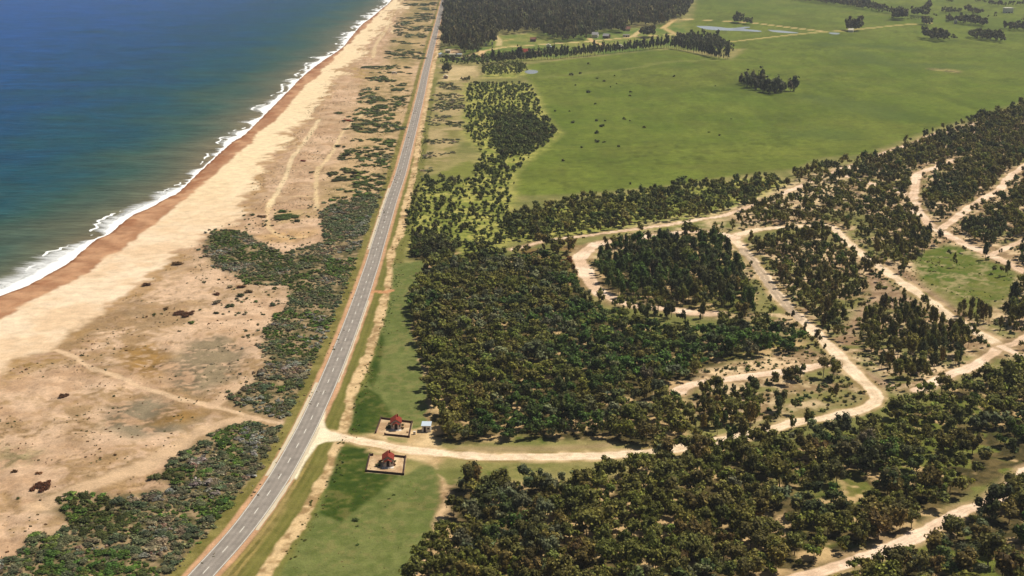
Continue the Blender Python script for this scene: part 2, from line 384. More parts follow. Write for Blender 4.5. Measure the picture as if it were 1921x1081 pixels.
# ------------------------------------------------------------------ the colour of the ground at any place
K = 0.90
def ground_paint(X, Y):
    n1 = fbm(X, Y, 9, 4, 1); n2 = fbm(X, Y, 40, 3, 7); n3 = fbm(X, Y, 2.2, 2, 13); n4 = fbm(X, Y, 150, 3, 23)
    wx = (fbm(X, Y, 7, 3, 31) - .5); wy = (fbm(X, Y, 7, 3, 37) - .5)
    bx = (fbm(X, Y, 45, 2, 41) - .5); by = (fbm(X, Y, 45, 2, 43) - .5)
    near = np.clip(Y / 700.0, 0.4, 4)
    XW = X + wx * 5 * near + bx * 6 * near; YW = Y + wy * 8 * near + by * 14 * near   # ragged borders
    XF = X + wx * 1.6; YF = Y + wy * 2.4
    zone = np.zeros(X.shape, np.int32)
    cc = lambda *a: lin(a, K)

    def tone(c1, c2, f): return c1 + (c2 - c1) * np.clip(f, 0, 1)[..., None]
    def over(col, mask):
        nonlocal Cc
        Cc = Cc + (col - Cc) * np.clip(mask, 0, 1)[..., None]
    st = lambda n, a=.35, b=.65: sstep(a, b, n)

    # land behind the road: rough grass and soil
    Cc = tone(cc(112, 112, 58), cc(150, 138, 84), st(n2 * .6 + n1 * .4))
    # pasture
    pm = sdf(XF, YF, W['pasture'], 60)
    farf = sstep(1300, 3200, Y)
    pcol = tone(cc(88, 102, 32), cc(106, 114, 42), st(n4 * .5 + n2 * .5, .25, .75))
    pcol = pcol * (1 - .16 * st(fbm(X, Y * .45, 60, 3, 51), .55, .8))[..., None]
    pcol = pcol * (0.9 + .22 * st(fbm(X, Y * .3, 14, 4, 53, .7), .3, .7))[..., None]
    pcol = pcol * (1 - .24 * st(fbm(X, Y, 7, 2, 55), .6, .74) * st(n4, .35, .6))[..., None]
    brown = tone(cc(116, 110, 50), cc(86, 100, 32), n1)
    pcol = pcol * (.78 + .34 * n1 + .16 * n3)[..., None]
    pcol = pcol + (brown - pcol) * (0.25 * st(fbm(X, Y, 25, 3, 57), .5, .75))[..., None]
    over(pcol, sstep(-6, 6, pm)); zone[pm > 0] = 4
    # darker damp streaks in the pasture
    for pts in ([(1560, 84), (1620, 86), (1700, 92)], [(1600, 100), (1660, 117), (1740, 126), (1800, 126)], [(1515, 253), (1540, 250), (1560, 254)], [(1540, 185), (1600, 195), (1680, 218)]):
        d = pdist(XW, YW, PP(pts), 80); over(cc(76, 92, 40), .55 * sstep(45, 5, d))
    d = pdist(XW, YW, PP([(1010, 146), (1090, 140), (1150, 133), (1210, 124), (1250, 118), (1330, 113), (1420, 110)]), 40); over(cc(128, 128, 66), .5 * sstep(9, 3, d))
    # village greens
    over(tone(cc(94, 112, 44), cc(134, 132, 66), st(n2 * .5 + n1 * .5, .35, .65)), sstep(-5, 8, sdf(X, Y, W['village'], 60)))
    over(tone(cc(172, 150, 104), cc(128, 120, 66), st(n2 * .5 + n1 * .5, .4, .62)), sstep(-6, 6, sdf(XW, YW, W['sand_e'], 40)))
    over(cc(205, 178, 130), .8 * sstep(-4, 5, sdf(XW, YW, PP([(832, 124), (890, 125), (890, 150), (850, 152), (828, 150)]), 20)) * st(n2, .35, .6))
    # plantation ground, bright yellow green grass
    pl = np.maximum(sdf(XW, YW, W['plant_a'], 30), np.maximum(sdf(XW, YW, W['plant_top'], 30), sdf(XW, YW, W['band'], 30)))
    over(tone(cc(126, 132, 56), cc(176, 168, 86), st(n1 * .6 + n3 * .4, .4, .65)), .9 * sstep(-8, 5, pl))
    over(cc(120, 122, 54), sstep(-3, 5, sdf(XW, YW, PP([(800, 330), (880, 300), (905, 320), (870, 350), (800, 360)]), 30)) * st(n2, .35, .55))
    # cleared plots among the dirt roads: pale sand, brown soil and grass
    plots = np.full(X.shape, -60.0)
    for k in ('plot_a', 'plot_b', 'plot_c', 'plot_d', 'ridge_wood', 'mid_scrub', 'brown_strip', 'brown_strip2', 'diag_verge', 'meadow'):
        plots = np.maximum(plots, sdf(XW, YW, W[k], 30))
    hull = sdf(XW, YW, PP([(1370, 440), (1490, 345), (1620, 300), (1921, 200), (2350, 60), (2350, 640), (1921, 690), (1800, 720), (1660, 745), (1600, 700), (1500, 600)]), 30)
    g = tone(cc(214, 184, 142), cc(150, 122, 88), st(n1 * .6 + n3 * .4, .38, .6))
    g = g + (tone(cc(96, 104, 46), cc(130, 124, 66), n3) - g) * (.85 * st(n2 * .5 + fbm(X, Y, 12, 3, 61) * .5, .45, .57))[..., None]
    over(g, sstep(-6, 8, np.maximum(plots, hull)))
    over(tone(cc(236, 208, 166), cc(200, 168, 126), n1), .85 * sstep(-8, 6, sdf(XW, YW, PP([(1180, 425), (1340, 402), (1440, 362), (1540, 328), (1600, 325), (1560, 370), (1480, 405), (1380, 425), (1200, 440)]), 30)) * st(n1 * .5 + n2 * .5, .36, .55))
    over(tone(cc(126, 118, 62), cc(148, 128, 84), n1), .5 * sstep(-3, 6, sdf(XW, YW, W['meadow'], 30)))
    over(g, .9 * sstep(-6, 8, sdf(XW, YW, PP([(1070, 440), (1380, 428), (1500, 590), (1640, 745), (1420, 800), (1270, 812), (1270, 700), (1440, 680), (1420, 600), (1130, 575), (1070, 520)]), 30)))
    over(tone(cc(80, 98, 30), cc(112, 112, 50), st(n1 * .5 + n2 * .5, .35, .65)), sstep(-3, 6, sdf(XW + bx * 14, YW + by * 34, W['meadow'], 30)) * (.35 + .65 * st(n1 * .6 + n3 * .4, .32, .52)))
    over(tone(cc(222, 190, 146), cc(150, 122, 90), st(n1 * .5 + n3 * .5, .35, .6)), .9 * sstep(-4, 5, sdf(XW, YW, PP([(1300, 690), (1520, 655), (1570, 680), (1440, 706), (1340, 718), (1280, 730)]), 20)))
    for k in ('brown_strip', 'brown_strip2', 'diag_verge'):
        over(tone(cc(178, 148, 116), cc(140, 112, 84), st(n1 * .5 + n3 * .5, .3, .7)), .95 * sstep(-3, 4, sdf(XF, YF, W[k], 30)))
    # floor of the woods: dry litter with sandy gaps
    wd = np.full(X.shape, -60.0)
    for k in ('wood', 'wood_loop', 'wood_south', 'wood_corner', 'roadside_clump'):
        wd = np.maximum(wd, sdf(XW, YW, W[k], 30))
    fl = tone(cc(66, 60, 32), cc(108, 92, 56), st(n1 * .5 + n3 * .5))
    fl = fl + (tone(cc(96, 110, 40), cc(128, 124, 58), n3) - fl) * (.8 * sstep(60, 130, X) * st(fbm(X, Y, 14, 3, 73), .5, .58))[..., None]
    fl = fl + (cc(206, 172, 122) - fl) * (.85 * st(n2 * .3 + fbm(X, Y, 7, 3, 71) * .7, .52, .62))[..., None]
    over(fl, sstep(-4, 3, wd))
    over(tone(cc(150, 112, 70), cc(120, 88, 52), n1), .8 * sstep(-4, 8, sdf(XW, YW, PP([(965, 470), (1085, 455), (1090, 510), (1110, 540), (1060, 545), (980, 505)]), 30)) * st(n1, .3, .5))
    for q in ([(1600, 990), (1690, 970), (1670, 1010), (1600, 1015)], [(1420, 975), (1470, 960), (1480, 1010), (1425, 1020)], [(825, 905), (862, 900), (850, 950), (870, 985), (830, 985)],
              [(1560, 1040), (1660, 1000), (1700, 1010), (1600, 1070)]):
        over(tone(cc(196, 164, 122), cc(150, 122, 86), n1), .9 * sstep(-2, 4, sdf(XF, YF, PP(q), 15)) * st(n1 * .5 + n3 * .5, .3, .5))
    for q in ([(948, 818), (1040, 822), (1035, 838), (950, 838)], [(1440, 757), (1480, 740), (1590, 730), (1615, 745), (1560, 762), (1450, 785)], [(860, 872), (960, 868), (1030, 872), (1000, 900), (880, 905)], [(1030, 878), (1080, 872), (1120, 885), (1060, 898)],
              [(1810, 760), (1850, 740), (1830, 800), (1780, 830)], [(1500, 905), (1600, 890), (1560, 940), (1480, 930)]):
        over(tone(cc(84, 98, 36), cc(136, 128, 72), st(n1 * .5 + n3 * .5, .3, .7)), .85 * sstep(-2, 4, sdf(XW, YW, PP(q), 15)) * st(n1 * .5 + n2 * .5, .28, .5))
    over(tone(cc(186, 158, 118), cc(130, 110, 72), n1), .8 * sstep(-2, 3, sdf(XF, YF, PP([(860, 836), (1000, 836), (1100, 834), (1160, 828), (1150, 842), (1060, 848), (920, 850), (850, 846)]), 15)))

    # dunes behind the beach, up to the road
    seaside = sdf(X, Y, np.vstack([ROADW[::8], POLY_DUNE[len(DUNEW):]]), 4000)
    dn = seaside > -2
    n5 = fbm(X, Y, .9, 2, 19)
    dcol = tone(cc(184, 149, 115), cc(211, 177, 143), st(n2 * .4 + n1 * .6, .35, .65))
    dcol = dcol + (tone(cc(158, 126, 84), cc(132, 108, 70), n1) - dcol) * ((.78 - .4 * sstep(560, 760, Y)) * st(fbm(X, Y, 32, 5, 81, .7) * .72 + n3 * .28, .44, .6))[..., None]
    dcol = dcol * (.72 + .34 * n3 + .24 * n5)[..., None]
    dcol = dcol * (1 - .4 * st(n5 * .6 + n3 * .4, .62, .7) * st(fbm(X, Y, 22, 2, 87), .4, .6))[..., None]
    over(dcol, sstep(-2, 2, seaside))
    for q, c1, a in (([(225, 655), (290, 650), (320, 680), (290, 725), (230, 705)], (128, 98, 54), .95), ([(300, 690), (350, 650), (420, 632), (465, 660), (440, 715), (360, 745), (320, 730)], (116, 102, 78), .95),
                     ([(200, 765), (280, 745), (345, 765), (385, 785), (340, 815), (250, 830), (190, 800)], (114, 102, 80), .95), ([(330, 760), (390, 775), (350, 800), (270, 800)], (124, 94, 50), .9),
                     ([(125, 795), (165, 790), (170, 830), (125, 840)], (124, 98, 62), .7), ([(0, 830), (80, 845), (60, 870), (0, 880)], (116, 108, 72), .7),
                     ([(60, 935), (110, 940), (110, 985), (65, 975)], (136, 118, 92), .8), ([(0, 700), (60, 675), (110, 665), (112, 680), (50, 700), (0, 730)], (142, 112, 60), .7),
                     ([(505, 395), (600, 390), (600, 410), (515, 420)], (146, 124, 76), .6), ([(470, 440), (540, 430), (600, 435), (560, 455), (500, 455)], (160, 128, 84), .7),
                     ([(660, 130), (705, 135), (705, 150), (660, 148)], (140, 116, 66), .8)):
        m = sdf(XW, YW, PP(q), 20)
        over(tone(cc(*c1), cc(*[min(255, v * 1.22) for v in c1]), st(n1)), a * sstep(-5, 6, m) * st(n1 * .55 + n3 * .45, .34, .52) * (seaside > 0))
    up = sdf(XW, YW, W['scrub_up'], 30)
    over(tone(cc(130, 116, 66), cc(186, 156, 110), st(n2 * .5 + n1 * .5, .36, .56)), .75 * sstep(-12, 10, up) * (seaside > 0))
    band_up = sdf(XW, YW, PP([(770, -40), (825, -10), (800, 105), (770, 125), (720, 130), (745, 60)]), 60)
    over(tone(cc(124, 114, 64), cc(170, 144, 94), st(n2 * .5 + n1 * .5, .35, .62)), .8 * sstep(-15, 15, band_up) * (seaside > 0))
    for k in ('scrub_n', 'scrub_s'):
        over(tone(cc(76, 74, 40), cc(158, 134, 98), st(n1 * .5 + n3 * .5, .35, .65)), .92 * sstep(-2.5, 2.5, sdf(XF, YF, W[k], 20)))
    # trodden paths
    for pts, w, c1 in (([(107, 657), (130, 668), (170, 690), (220, 713), (290, 738), (340, 752), (400, 764), (440, 775), (480, 786), (548, 798)], 1.5, (216, 183, 145)),
                       ([(400, 764), (440, 735), (470, 715)], 3.0, (208, 174, 138)), ([(470, 788), (400, 800), (330, 845), (250, 885), (150, 925), (60, 960)], 4.5, (206, 173, 136)),
                       ([(413, 344), (426, 355), (430, 372), (427, 390), (436, 402)], .8, (190, 140, 86)),
                       ([(700, 200), (660, 232), (640, 255), (622, 290), (604, 312), (594, 330), (594, 395)], 1.6, (228, 200, 150)), ([(594, 372), (520, 372), (503, 395), (505, 430), (540, 448), (575, 444)], 1.6, (228, 196, 146)),
                       ([(600, 225), (575, 262), (548, 300), (535, 335), (522, 360), (505, 390)], 1.9, (236, 212, 166)), ([(728, 48), (722, 60), (705, 85), (700, 110)], 2.5, (226, 200, 152)), ([(728, 45), (737, 52), (737, 65)], 2.0, (222, 196, 148)), ([(755, 0), (735, 30), (728, 48)], 2.5, (226, 200, 152))):
        d = pdist(XF, YF, smooth_path(pts, 2.0, 2), 25) + (n1 - .5) * w * 1.6
        over(cc(*c1), (.85 if pts[0][1] > 600 else .6) * sstep(w * 1.3, w * .5, d))
    # sand beach and wet sand
    bm = sdf(X + wx * 16 * near + bx * 12 * near, Y + wy * 26 * near + by * 26 * near, POLY_DUNE, 60)
    bcol = tone(cc(222, 190, 152), cc(234, 208, 174), st(n2 * .6 + n1 * .4))
    bcol = bcol + (cc(236, 210, 166) - bcol) * sstep(700, 1000, Y)[..., None] * .8
    over(bcol, sstep(-3.5, 5, bm)); bz = sdf(X, Y, POLY_DUNE, 60); zone[bz > 0] = 1
    over(cc(166, 130, 80), .7 * sstep(7, .6, np.abs(bm + 4)) * st(n1 * .6 + n2 * .4, .44, .58))
    we = sdf(X + wx * 5 + bx * 7, Y + wy * 10 + by * 12, POLY_WET, 60)
    wcol = tone(cc(192, 146, 108), cc(166, 120, 86), st(n2 * .5 + n1 * .5, .4, .6))
    patch = sstep(.5, .58, fbm(X - Y * .35, Y + X * .2, 17, 3, 91))
    wcol = wcol + (cc(152, 100, 66) - wcol) * (patch * sstep(9, 2, np.abs(sdf(X, Y, POLY_SEA, 60) + 3)) * .8)[..., None]
    over(wcol, sstep(-1.0, 1.6, we)); zone[sdf(X, Y, POLY_WET, 60) > 0] = 2
    sea = sdf(X, Y, POLY_SEA, 4000)
    over(cc(132, 86, 56), sstep(-3.5, -.5, sea + (n1 - .5) * 4))

    # roadsides
    rd = pdist(X, Y, ROADW[::3], 60)
    left = seaside > 0
    vg = tone(cc(112, 104, 50), cc(136, 124, 68), st(n1 * .5 + n3 * .5))
    over(vg, sstep(10.5, 8.5, rd + (n1 - .5) * 2.0) * left)
    tr = pdist(XF, YF, TRKW[::2], 60)
    reast = (~left) & (sdf(X, Y, np.vstack([TRKW[::3], ROADW[::8][::-1]]), 5) > -2) & (Y < 2600)
    rut = .5 + .5 * np.sin(rd * 2.6 + (n2 - .5) * 3)
    ev = tone(cc(150, 130, 74), cc(104, 96, 46), st(rut * .62 + n3 * .38, .38, .62))
    ev = ev * (.8 + .4 * n3)[..., None]; ev = ev + (cc(170, 146, 92) - ev) * (.6 * st(n2 * .5 + n1 * .5, .5, .66))[..., None]
    over(ev, reast * 1.0)
    over(cc(110, 108, 50), .8 * sstep(7, 4.5, np.abs(tr - 4.2) + 3) * (Y < 1500))
    over(tone(cc(214, 182, 134), cc(160, 130, 88), st(n3 * .6 + n1 * .4, .4, .66)), sstep(2.7, 1.5, tr + (n1 - .5) * 2.2))
    over(tone(cc(206, 160, 122), cc(186, 142, 104), n1), sstep(6.0, 4.8, rd + (n1 - .5) * .9))
    # lawns at the entrance
    for k, z in (('lawn_n', 5), ('lawn_s', 5)):
        m = sdf(XF, YF, W[k], 20)
        over(tone(cc(98, 106, 52), cc(114, 118, 64), st(n2 * .5 + n3 * .5)), sstep(-.8, 1.4, m)); zone[m > 0] = z
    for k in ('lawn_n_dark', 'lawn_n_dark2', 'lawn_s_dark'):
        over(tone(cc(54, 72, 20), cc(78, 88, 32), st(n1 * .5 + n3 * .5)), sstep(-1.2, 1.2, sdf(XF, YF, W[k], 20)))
    for q in ([(808, 745), (795, 665), (776, 600), (768, 600), (788, 665), (800, 745), (800, 800), (808, 800)], [(826, 890), (830, 935), (806, 995), (772, 1090), (790, 1090), (815, 1015), (845, 960), (838, 900)], [(796, 490), (815, 490), (812, 515), (802, 515)]):
        over(tone(cc(210, 176, 132), cc(150, 120, 84), st(n1)), sstep(-1.0, 1.6, sdf(XF + wx * 3, YF + wy * 3, PP(q), 12)))
    over(tone(cc(222, 190, 142), cc(190, 158, 112), st(n1)), .92 * sstep(-2, 2, sdf(XF + wx * 2, YF + wy * 2, W['yard_road'], 15)))
    over(tone(cc(118, 104, 62), cc(150, 128, 82), n3), .25 * st(n3 * .5 + n1 * .5, .56, .66) * sstep(-1, 2, np.maximum(sdf(XF, YF, W['lawn_s'], 15), sdf(XF, YF, W['lawn_n'], 15))))
    over(tone(cc(124, 128, 66), cc(160, 142, 92), st(n1)), .9 * sstep(-.6, .8, sdf(XF, YF, PP([(724, 819), (768, 822), (766, 831), (726, 829)]), 8)))
    for k in ('yard_n', 'yard_s'):
        over(tone(cc(222, 192, 150), cc(184, 150, 112), st(n3 * .6 + n1 * .4, .35, .65)), sstep(-.4, .4, sdf(X, Y, W[k], 10)))
    # dirt roads
    for k, (pts, w) in RW.items():
        d = pdist(XF, YF, pts, 25) + (n1 - .5) * 2.2
        if k == 'gravel':
            over(tone(cc(204, 172, 128), cc(150, 126, 80), st(n1)), .8 * sstep(w * .5 + 3.0, w * .5 + .6, d))
            rc = tone(cc(244, 216, 180), cc(224, 194, 156), st(n1 * .5 + n3 * .5, .35, .7))
        else:
            over(tone(cc(190, 158, 118), cc(140, 116, 80), st(n1)), .7 * sstep(w * .5 + 3.4, w * .5 + .6, d))
            rc = tone(cc(242, 212, 180), cc(218, 184, 150), st(n1))
        rc = rc * (1 - .13 * sstep(.55, .1, np.abs(np.abs(d) - .15 * w)) * (.5 + n3 * .8))[..., None]
        over(rc, sstep(w * .5 + .4, w * .5 - .4, d)); zone[d < w * .5] = 6
    dg = pdist(XF, YF, PP([(1500, 600), (1450, 545), (1425, 508), (1392, 468)]), 12)
    over(cc(150, 130, 108), .7 * sstep(1.4, .7, np.abs(dg - 1.2)))
    over(tone(cc(206, 150, 104), cc(186, 134, 92), n1), sstep(2.4, 1.6, pdist(XF, YF, PP([(690, 549), (705, 547), (720, 549), (733, 545)]), 10)))
    over(tone(cc(240, 226, 194), cc(228, 208, 168), n1), sstep(-.5, .6, sdf(X, Y, PP([(612, 770), (608, 790), (612, 803), (622, 811), (640, 815), (642, 828), (612, 829), (596, 835), (572, 868), (556, 900), (548, 896), (575, 830), (592, 790)]), 8)))
    # village tracks and the pale shore of the lagoons
    for pts, w, c1 in (([(868, 108), (905, 96), (950, 88), (1040, 82), (1105, 78), (1185, 70), (1260, 65), (1300, 64)], 7, (214, 184, 128)), ([(902, 107), (905, 96)], 8, (222, 182, 132)), ([(1105, 72), (1113, 78), (1135, 86)], 7, (214, 176, 124)),
                       ([(1185, 70), (1210, 52)], 7, (206, 178, 126)), ([(1244, 53), (1265, 37), (1300, 37), (1380, 41), (1420, 44), (1500, 54), (1543, 59)], 8, (204, 172, 116)), ([(1246, 53), (1262, 62), (1285, 72)], 8, (196, 166, 112)),
                       ([(1375, 78), (1420, 73), (1480, 66), (1543, 60), (1580, 58), (1640, 52), (1700, 46), (1745, 44)], 8, (190, 166, 104)), ([(1280, 36), (1300, 37)], 8, (204, 172, 116)), ([(930, 67), (945, 65), (1000, 62.5)], 8, (196, 178, 118)),
                       ([(938, 78), (962, 74)], 5, (186, 160, 100)), ([(880, 145), (940, 147), (1000, 147)], 5, (180, 164, 92)), ([(930, 68), (938, 78), (935, 86)], 8, (200, 176, 124)), ([(812, 97), (822, 96)], 3, (220, 186, 136)), ([(818, 66), (830, 68)], 3, (220, 190, 130))):
        d = pdist(X, Y, PP(pts), 60) + (n1 - .5) * 4
        over(cc(*c1), .85 * sstep(w * .75, w * .3, d))
    for q in ([(1742, 128), (1770, 130), (1790, 131), (1802, 134), (1798, 137), (1765, 133), (1742, 131)],):
        over(tone(cc(176, 156, 96), cc(96, 84, 62), st(n1)), .8 * sstep(-6, 4, sdf(X, Y, PP(q), 30)))
    for q in ([(835, 92), (862, 93), (866, 105), (850, 103), (835, 98)],):
        over(tone(cc(214, 180, 140), cc(170, 140, 100), n1), sstep(-6, 4, sdf(X, Y, PP(q), 30)))
    return np.clip(Cc, 0.004, .9), zone, sea, seaside, rd


# ------------------------------------------------------------------ ground: one continuous sheet, split by what covers it
def build_ground():
    rows = np.concatenate([np.linspace(1500, 1140, 14, endpoint=False), np.linspace(1140, -12, 640, endpoint=False),
                           -180 + 168 * np.geomspace(1, .1, 26)])
    cols = np.concatenate([np.linspace(-2600, -90, 22, endpoint=False), np.linspace(-90, 2010, 960), np.linspace(2010, 2500, 130)[1:], np.linspace(2500, 4500, 20)[1:]])
    RR, CC = np.meshgrid(rows, cols, indexing='ij')
    XY = P(CC, RR)
    X, Y = XY[..., 0], XY[..., 1]
    col, zone, sea, seaside, rd = ground_paint(X, Y)
    # height: beach slopes into the water, low dunes behind it
    z = np.minimum(0.0, -0.25 - sea * 0.03)
    z = np.maximum(z, -1.5)
    dmask = sstep(0, 12, -sdf(X, Y, POLY_DUNE, 60)) * sstep(11, 30, rd) * (seaside > 0) * sstep(3200, 2400, Y)
    z = z + dmask * (2.0 * np.abs(fbm(X, Y, 26, 3, 101) - .5) * 2 + .5 * fbm(X, Y, 6, 2, 103))
    V = np.stack([X, Y, z], -1).reshape(-1, 3)
    nr, nc = X.shape
    i = np.arange(nr * nc).reshape(nr, nc)
    Q = np.stack([i[:-1, :-1], i[:-1, 1:], i[1:, 1:], i[1:, :-1]], -1).reshape(-1, 4)
    zf = zone[:-1, :-1].reshape(-1)
    sf = sea[:-1, :-1].reshape(-1)
    keep = sf < 40
    col = col.reshape(-1, 3)
    for ids, name in (((0,), 'ground'), ((1,), 'beach'), ((2,), 'wet_sand'), ((4,), 'pasture_ground'), ((5,), 'lawn'), ((6,), 'dirt_road')):
        q = Q[keep & np.isin(zf, ids)]
        u, inv = np.unique(q, return_inverse=True)
        me = make_mesh(name, V[u], inv.reshape(-1, 4), mat=M_GROUND, col=col[u], smooth=True)
        link(name, me, kind='structure')
    return (rows, cols, z)


rows_g, cols_g, z_g = build_ground()


def gz(x, y):
    """ground height at a point (dunes only)"""
    px, py = to_px(np.asarray(x, float), np.asarray(y, float))
    r = np.interp(-py, -rows_g, np.arange(len(rows_g))); c = np.interp(px, cols_g, np.arange(len(cols_g)))
    r0 = np.clip(np.floor(r).astype(int), 0, len(rows_g) - 2); c0 = np.clip(np.floor(c).astype(int), 0, len(cols_g) - 2)
    fr = r - r0; fc = c - c0
    return (z_g[r0, c0] * (1 - fr) * (1 - fc) + z_g[r0 + 1, c0] * fr * (1 - fc) + z_g[r0, c0 + 1] * (1 - fr) * fc + z_g[r0 + 1, c0 + 1] * fr * fc)


# ------------------------------------------------------------------ sea
def build_sea():
    m, nt, b = new_mat("sea_water")
    at = N(nt, "ShaderNodeAttribute", attribute_name="shore"); sp = N(nt, "ShaderNodeSeparateXYZ")
    nt.links.new(at.outputs["Vector"], sp.inputs[0])
    ge = N(nt, "ShaderNodeNewGeometry")
    # depth colour: silty near the sand, green, then blue
    nz = N(nt, "ShaderNodeTexNoise"); nz.inputs["Scale"].default_value = 0.012; nz.inputs["Detail"].default_value = 4
    nt.links.new(ge.outputs["Position"], nz.inputs["Vector"])
    off = N(nt, "ShaderNodeMath", operation='MULTIPLY_ADD'); off.inputs[1].default_value = 1.5; off.inputs[2].default_value = 0.15
    nt.links.new(nz.outputs["Fac"], off.inputs[0])
    dv = N(nt, "ShaderNodeMath", operation='MULTIPLY'); nt.links.new(sp.outputs[1], dv.inputs[0]); nt.links.new(off.outputs[0], dv.inputs[1])
    lg = N(nt, "ShaderNodeMath", operation='LOGARITHM'); lg.inputs[1].default_value = 10
    mxv = N(nt, "ShaderNodeMath", operation='MAXIMUM'); mxv.inputs[1].default_value = 1.0
    nt.links.new(dv.outputs[0], mxv.inputs[0]); nt.links.new(mxv.outputs[0], lg.inputs[0])
    ds = N(nt, "ShaderNodeMath", operation='DIVIDE'); ds.inputs[1].default_value = 3.2; nt.links.new(lg.outputs[0], ds.inputs[0])
    rp = N(nt, "ShaderNodeValToRGB"); cr = rp.color_ramp
    stops = [(0.0, (140, 122, 92)), (0.30, (120, 112, 84)), (0.44, (90, 98, 76)), (0.54, (54, 86, 74)), (0.63, (20, 76, 88)), (0.72, (8, 70, 104)), (0.85, (12, 78, 142)), (1.0, (26, 88, 162))]
    cr.elements[0].position = 0; cr.elements[1].position = 1
    for p, c in stops[1:-1]:
        cr.elements.new(p)
    for e, (p, c) in zip(cr.elements, stops):
        e.position = p; e.color = (*lin(c, .8), 1)
    nt.links.new(ds.outputs[0], rp.inputs[0])
    # wave crests: long wind ripples
    mp = N(nt, "ShaderNodeMapping"); mp.inputs["Rotation"].default_value = (0, 0, math.radians(20)); mp.inputs["Scale"].default_value = (.07, .26, .1)
    nt.links.new(ge.outputs["Position"], mp.inputs["Vector"])
    n2 = N(nt, "ShaderNodeTexNoise"); n2.inputs["Scale"].default_value = 1.0; n2.inputs["Detail"].default_value = 6; n2.inputs["Roughness"].default_value = .65
    nt.links.new(mp.outputs[0], n2.inputs["Vector"])
    bp = N(nt, "ShaderNodeBump"); bp.inputs["Strength"].default_value = .5; bp.inputs["Distance"].default_value = 2.2
    nt.links.new(n2.outputs["Fac"], bp.inputs["Height"]); nt.links.new(bp.outputs[0], b.inputs["Normal"])
    sc = N(nt, "ShaderNodeMapRange"); sc.inputs["From Min"].default_value = .3; sc.inputs["From Max"].default_value = .7; sc.inputs["To Min"].default_value = .68; sc.inputs["To Max"].default_value = 1.32
    nt.links.new(n2.outputs["Fac"], sc.inputs["Value"])
    mp2 = N(nt, "ShaderNodeMapping"); mp2.inputs["Rotation"].default_value = (0, 0, math.radians(14)); mp2.inputs["Scale"].default_value = (.022, .055, .1)
    nt.links.new(ge.outputs["Position"], mp2.inputs["Vector"])
    n3 = N(nt, "ShaderNodeTexNoise"); n3.inputs["Scale"].default_value = 1.0; n3.inputs["Detail"].default_value = 10; n3.inputs["Roughness"].default_value = .72
    nt.links.new(mp2.outputs[0], n3.inputs["Vector"])
    s3 = N(nt, "ShaderNodeMapRange"); s3.inputs["From Min"].default_value = .3; s3.inputs["From Max"].default_value = .7; s3.inputs["To Min"].default_value = .62; s3.inputs["To Max"].default_value = 1.38
    nt.links.new(n3.outputs["Fac"], s3.inputs["Value"])
    pr = N(nt, "ShaderNodeMath", operation='MULTIPLY'); nt.links.new(sc.outputs[0], pr.inputs[0]); nt.links.new(s3.outputs[0], pr.inputs[1]); sc = pr
    wc = N(nt, "ShaderNodeVectorMath", operation='SCALE'); nt.links.new(rp.outputs[0], wc.inputs[0]); nt.links.new(sc.outputs[0], wc.inputs["Scale"])
    nt.links.new(wc.outputs[0], b.inputs["Base Color"])
    b.inputs["Roughness"].default_value = .35; b.inputs["IOR"].default_value = 1.2; b.inputs["Specular IOR Level"].default_value = .12
    # shoreline frame: u along the shore, v out to sea
    s = SHOREW
    d = np.r_[0, np.cumsum(np.linalg.norm(np.diff(s, axis=0), axis=1))]
    tang = np.gradient(s, axis=0)
    for _ in range(30):
        tang[1:-1] = .25 * tang[:-2] + .5 * tang[1:-1] + .25 * tang[2:]
    nrm = np.stack([-tang[:, 1], tang[:, 0]], 1); nrm /= np.linalg.norm(nrm, axis=1)[:, None]
    # straight out to the left so the strip never folds over itself
    nrm = nrm * .6 + np.array([-.8, .25]); nrm /= np.linalg.norm(nrm, axis=1)[:, None]
    v = np.concatenate([[-6, -3, 0, 1.5, 3, 4.5, 6, 8, 10, 13, 16, 20], np.geomspace(26, 9000, 40)])
    near = np.concatenate([np.arange(0, len(s), 2)])
    S = s[near]; Nn = nrm[near]; U = d[near]
    X = S[:, None, 0] + Nn[:, None, 0] * v[None]; Y = S[:, None, 1] + Nn[:, None, 1] * v[None]
    Z = np.full(X.shape, -.25)
    vec = np.stack([np.broadcast_to(U[:, None], X.shape), np.broadcast_to(v[None], X.shape), np.zeros(X.shape)], -1)
    nr, nc = X.shape; i = np.arange(nr * nc).reshape(nr, nc)
    Q = np.stack([i[:-1, :-1], i[:-1, 1:], i[1:, 1:], i[1:, :-1]], -1).reshape(-1, 4)
    me = make_mesh('sea', np.stack([X, Y, Z], -1).reshape(-1, 3), Q, mat=m, vec=vec.reshape(-1, 3), smooth=True)
    link('sea', me, kind='structure')
    # surf: broken white water running up the sand, thrown back in streaks
    fm, fnt, fb = new_mat("surf_white")
    fb.inputs["Base Color"].default_value = (.86, .85, .8, 1); fb.inputs["Roughness"].default_value = .9; fb.inputs["Specular IOR Level"].default_value = .05
    rng = np.random.default_rng(5)
    VV, QQ, TT = [], [], []
    far = S[:, 1]
    # main ribbon with uneven outer edge
    step = np.arange(0, d[-1], .8)
    px = np.interp(step, d, s[:, 0]); py = np.interp(step, d, s[:, 1]); nx = np.interp(step, d, nrm[:, 0]); ny = np.interp(step, d, nrm[:, 1])
    k0 = py < 2900
    step, px, py, nx, ny = [a[k0] for a in (step, px, py, nx, ny)]
    zer = np.zeros_like(step)
    w = .2 + 7.0 * np.clip(fbm(step, zer, 34, 2, 201) - .38, 0, 1) * 2.4 + 5.0 * (fbm(step, zer, 5, 3, 203) - .42)
    boost = 1 + .45 * sstep(1000, 640, py)
    w = np.clip(w * boost, .15, 20) * (.9 + .8 * sstep(900, 2600, py))
